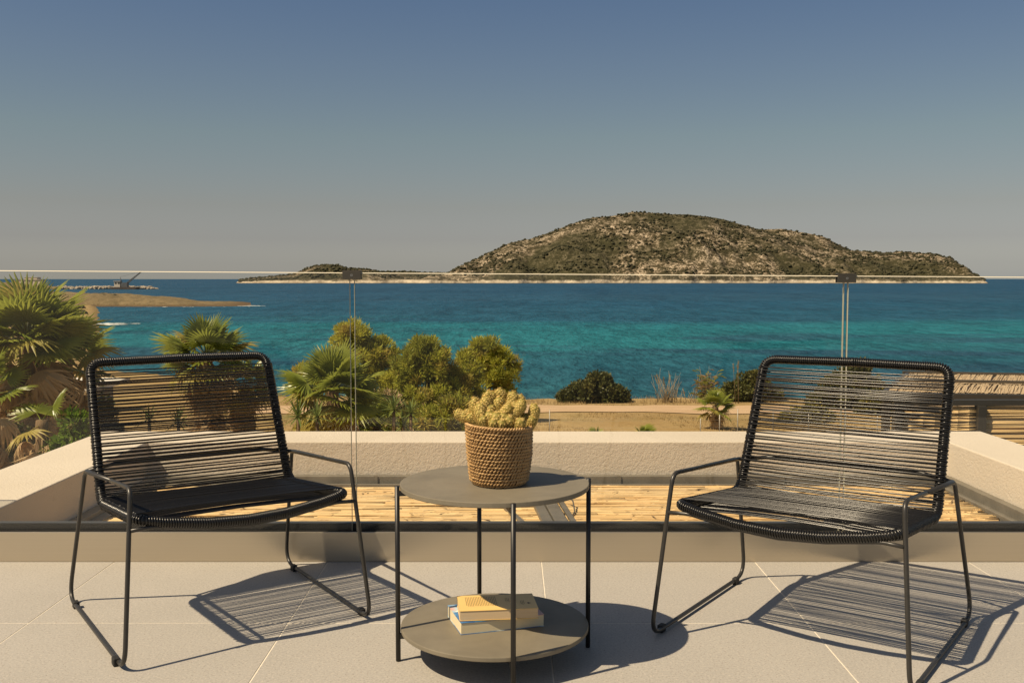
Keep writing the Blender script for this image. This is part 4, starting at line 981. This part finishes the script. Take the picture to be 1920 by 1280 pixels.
def yucca(px, d, th, ln, label, seed, n=34, heads=((0,0,0),)):
    rg = random.Random(seed); g = gl(px, d); root = empty('yucca_plant', g); tag(root, label, 'yucca'); b = MB(); t = MB()
    for (hx, hy, hz) in heads:
        top = Vector((hx, hy, th+hz)); t.tube([(hx*.3,hy*.3,-.1), (hx*.7,hy*.7,(th+hz)*.5), top], .05, 6, radii=[.07,.055,.04])
        for i in range(n):
            q = i/n; el = R(85-115*q+rg.uniform(-8,8)); az = i*2.4+rg.uniform(-.2,.2); L_ = ln*rg.uniform(.75, 1.1)
            d_ = Vector((cos(az)*cos(el), sin(az)*cos(el), sin(el))); sd_ = d_.cross(Vector((0,0,1))).normalized(); w = .022*ln/.5
            vs = []
            for s_, wq in ((0,.6),(.35,1),(.7,.7),(1,.03)):
                c = top+d_*L_*s_-Vector((0,0,.10*L_*s_*s_)); vs += [c-sd_*w*wq, c+Vector((0,0,-w*.4*wq)), c+sd_*w*wq]
            b.add(vs, [f for k in range(3) for f in ((k*3,k*3+1,k*3+4,k*3+3),(k*3+1,k*3+2,k*3+5,k*3+4))])
    b.build('leaves', M['yucca'], root); t.build('stem', M['bark'], root)
yucca(556, 26, 1.45, .62, 'spiky green yucca right beside the left chair back', 41, heads=((0,0,0),))
yucca(592, 26.4, 1.4, .58, 'spiky yucca left of the wide low palm', 42)
yucca(737, 27, 1.55, .55, 'taller spiky yucca of the pair under the tamarisk trees', 43, heads=((0,0,0),(.25,.1,-.45)))
yucca(769, 27, 1.45, .54, 'spiky yucca of the pair, on the cactus basket side', 44)
yucca(330, 26.5, 1.2, .55, 'spiky yucca seen low through the left chair back', 45)
yucca(275, 27.5, 1.15, .5, 'small yucca seen through the left part of the left chair back', 46)

def cane(px, d, n, hmin, hmax, spread, label, seed, mat, leafy=0, plume=False):
    rg = random.Random(seed); g = gl(px, d); root = empty('cane_clump', g); tag(root, label, 'cane'); b = MB(); lf = MB()
    for i in range(n):
        a = rg.gauss(0, spread); a2 = rg.gauss(0, spread*.6); h = rg.uniform(hmin, hmax); x0, y0 = rg.gauss(0, .22), rg.gauss(0, .15)
        tip = Vector((x0+sin(a)*h, y0+sin(a2)*h, cos(a)*h)); m_ = Vector((x0, y0, -.1)).lerp(tip, .5)+Vector((0,0,.06*h))
        b.tube([(x0,y0,-.1), m_, tip], .012, 4, radii=[.014,.010,.004])
        for k in range(leafy):
            p = m_.lerp(tip, rg.uniform(-.6, 1)); az = rg.uniform(0, 6.28); l = rg.uniform(.3, .55); d_ = Vector((cos(az), sin(az)*.6, rg.uniform(-.1, .7))).normalized(); s_ = d_.cross(Vector((0,0,1))).normalized()*.022
            lf.add([p-s_, p+s_, p+d_*l*.6+s_*.8-Vector((0,0,.02)), p+d_*l-Vector((0,0,.14)), p+d_*l*.6-s_*.8-Vector((0,0,.02))], [(0,1,2,3,4)], rg.randrange(2))
        if plume or rg.random() < .15:
            for k in range(26):
                p = tip-Vector((sin(a), 0, cos(a)))*rg.uniform(0, .4); d_ = Vector((rg.gauss(0,.3), rg.gauss(0,.3), rg.uniform(.4,1))).normalized()*rg.uniform(.08,.16); s_ = Vector((.012,0,0))
                lf.add([p-s_, p+s_, p+d_], [(0,1,2)], 1)
    b.build('stalks', mat, root)
    if lf.v: lf.build('leaves', [M['tam2'] if leafy else M['straw2'], M['straw2']], root)
cane(1256, 50.8, 46, .5, 1.55, .30, 'bleached dry cane clump on the shore bank beside the dark shrub', 51, M['straw'])
cane(1254, 50.6, 4, 1.5, 2.1, .18, 'few tall bare stalks rising from the bleached cane', 54, M['straw'])
cane(1326, 49.5, 26, .9, 1.95, .22, 'leafy green-brown reed clump behind the small field palm', 52, M['straw2'], leafy=9)
cane(1384, 49.5, 3, 1.9, 2.2, .06, 'single plumed reed rising beside the dark shrub and right chair', 53, M['straw2'], plume=True)
cane(1300, 50.5, 14, .4, .9, .4, 'short dry stalks between the two cane clumps', 55, M['straw'])

# dry grass on field and bank
b = MB(); rg = random.Random(61)
for _ in range(9000):
    d = rg.uniform(33.5, 43) if rg.random() < .7 else rg.uniform(48, 53); X = rg.uniform(-16, 26)
    if mnoise.noise(Vector((X*.3, d*.3, 2))) < -.1: continue
    z = land(X, d)
    for k in range(3):
        a = rg.uniform(0, 6.28); h = rg.uniform(.04, .13)*(1 if d < 45 else 1.7); w = .012; x0, y0 = X+rg.gauss(0,.06), d+rg.gauss(0,.06)
        b.add([(x0-w*cos(a), y0-w*sin(a), z-.01), (x0+w*cos(a), y0+w*sin(a), z-.01), (x0+rg.gauss(0,.05), y0+rg.gauss(0,.05), z+h)], [(0,1,2)])
tag(b.build('dry_grass', M['dgrass']), 'short dry grass over the field and shore bank', 'grass', kind='stuff')
# wire fence across the field
wf = empty('wire_fence', gl(1350, 34.6)); tag(wf, 'thin wire fence with slim metal posts crossing the dry field', 'fence'); base = wf.location.copy(); tops = []
for px, hh in ((1031,.95),(1316,.62),(1352,.74),(1386,.95),(1453,.85),(1520,.85),(1590,.85),(1650,.85)):
    p = gl(px, 34.6+.2*sin(px)); b = MB(); b.tube([p-base+Vector((0,0,-.2)), p-base+Vector((0,0,hh))], .017, 6); b.build('post', M['fpost'], wf); tops.append(p-base)
for hz in (.30, .55):
    b = MB(); b.tube([t_+Vector((0,-.022,hz)) for t_ in tops], .0016, 4); b.build('wire', M['fpost'], wf)

# ------------------------------------------------------------------ neighbouring pergola and reed screen on the right
rs2 = random.Random(71)
sc_ = empty('reed_screen', (4.2, 7.5, 0)); tag(sc_, 'upright reed screen in a dark metal frame behind the right parapet', 'screen')
SY = 7.5; si = Matrix.Translation((-4.2, -7.5, 0))
def spart(name, b, m, bev=.003):
    o = b.build(name, m, sc_, bevel=bev); o.matrix_parent_inverse = si; return o
x_l, x_m, x_r = at(1682, 760, SY).x, at(1838, 760, SY).x, 6.2
zt = at(1838, 752, SY).z
b = MB(); b.box(x_l-.03, x_r+.03, SY-.016, SY+.03, zt-.032, zt+.012); spart('top_rail', b, M['dark_alu'])
b = MB(); b.box(x_l, x_r, SY-.025, SY+.025, -1.3, -1.25); spart('bottom_rail', b, M['dark_alu'])
for xc, w in ((x_l, .03), (x_m, .032), (x_r, .03), ((x_m+x_r)/2+.15, .03)): b = MB(); b.box(xc-w, xc+w, SY-.04, SY+.028, -3.6, zt-.0325); spart('post', b, M['dark_alu'])
cane_meshes = []
for me in reed_meshes[:4]:
    c_ = me.copy(); c_.materials[0] = M['cane']; cane_meshes.append(c_)
z = zt-.045
while z > -.75:
    for (a, c) in ((x_l+.02, x_m), (x_m, x_r)):
        link('cane', rs2.choice(cane_meshes), sc_, ((a+c)/2-4.2, rs2.uniform(-.006, .006)+.004, z+rs2.uniform(-.003,.003)), (rs2.uniform(0, 6), rs2.gauss(0, .004), 0), (c-a, 1.15, 1.15*rs2.uniform(.9,1.1)))
    z -= .0132
b = MB(); b.box(x_l, x_r, SY+.012, SY+.018, -1.2, zt-.04); spart('backing', b, M['cane'], 0)
pg = empty('thatched_pergola', (5.2, 11, -3.6)); tag(pg, 'thatched pergola roof with dark metal beams at the right edge', 'pergola'); pi_ = Matrix.Translation((-5.2, -11, 3.6))
def ppart(name, b, m, bev=.004, kind=None):
    o = b.build(name, m, pg, bevel=bev); o.matrix_parent_inverse = pi_
    if kind: o['kind'] = kind
    return o
A_, B_, C_, D_ = at(1662, 737, 10.0), at(1930, 742, 9.8), at(1700, 702, 12.2), at(1930, 706, 12.0)
B_ = A_.lerp(B_, 1.9); D_ = C_.lerp(D_, 2.0)
def bar(name, P, Q, w, h, dz=0):
    b = MB(); d = (Q-P).normalized(); s_ = d.cross(Vector((0,0,1))).normalized()*w/2; u = Vector((0,0,h/2)); o_ = Vector((0,0,dz))
    b.add([P-s_-u+o_,P+s_-u+o_,P+s_+u+o_,P-s_+u+o_,Q-s_-u+o_,Q+s_-u+o_,Q+s_+u+o_,Q-s_+u+o_], [(0,1,2,3),(7,6,5,4),(0,4,5,1),(1,5,6,2),(2,6,7,3),(3,7,4,0)]); ppart(name, b, M['dark_alu'])
bar('beam', A_-Vector((.05,0,0)), B_, .05, .065, -.02); bar('beam', C_-Vector((.05,0,0)), D_, .05, .05, .02); bar('rafter', A_.lerp(C_, .0)+Vector((0,.03,0)), C_-Vector((0,.03,0)), .05, .06, .0)
E1, F1 = A_.lerp(C_, .44), B_.lerp(D_, .44); bar('batten', E1+Vector((.03,0,0)), F1, .03, .03, .045)
for P in (A_, B_, C_, D_): b = MB(); b.box(P.x-.035, P.x+.035, P.y-.035, P.y+.035, -3.9, P.z-.055); ppart('post', b, M['dark_alu'])
b = MB()
def thatch(P0, P1, Q0, Q1, n):
    for i in range(n):
        u = i/n+rs2.uniform(-.3,.3)/n; u = min(max(u, .004), .996); a = P0.lerp(P1, u); c = Q0.lerp(Q1, min(.998, max(.002, u+rs2.uniform(-.012,.012)))); z_ = rs2.uniform(0, .016)
        a = a.lerp(c, rs2.uniform(.0, .06)); c = c.lerp(a, rs2.uniform(0, .05)); b.tube([a+Vector((0,0,z_)), a.lerp(c, .5)+Vector((rs2.uniform(-.01,.01), 0, z_+rs2.uniform(0,.012))), c+Vector((0,0,z_))], .009, 4, cap=False)
thatch(A_, B_, E1, F1, 420); thatch(E1, F1, C_, D_, 420)
ppart('thatch', b, M['thatch'], 0, 'stuff')
b = MB(); lo = Vector((0,0,-.012)); b.add([A_+lo, B_+lo, D_+lo, C_+lo], [(0,1,2,3)]); b.add([A_+lo*1.6, B_+lo*1.6, D_+lo*1.6, C_+lo*1.6], [(3,2,1,0)]); ppart('thatch_backing', b, M['thatch'], 0)

# low white-roofed kiosk behind the left palms
kp = gl(20, 46); kp.x = (20-960)/FPX*46
ks = empty('beach_kiosk', kp); tag(ks, 'low beach kiosk with flat white roof behind the left palms', 'building')
b = MB(); b.box(-3.2, 4.0, -1.6, 1.6, -.2, 1.15); b.build('wall', M['hut'], ks)
b = MB(); b.box(-3.8, 4.6, -2.2, 2.2, 1.152, 1.36); b.build('roof', M['roofwhite'], ks)
for xx in (-2.6, -.6, 1.6): b = MB(); b.box(xx, xx+1.4, -1.64, -1.59, .1, .95); b.build('window', M['dark'], ks)
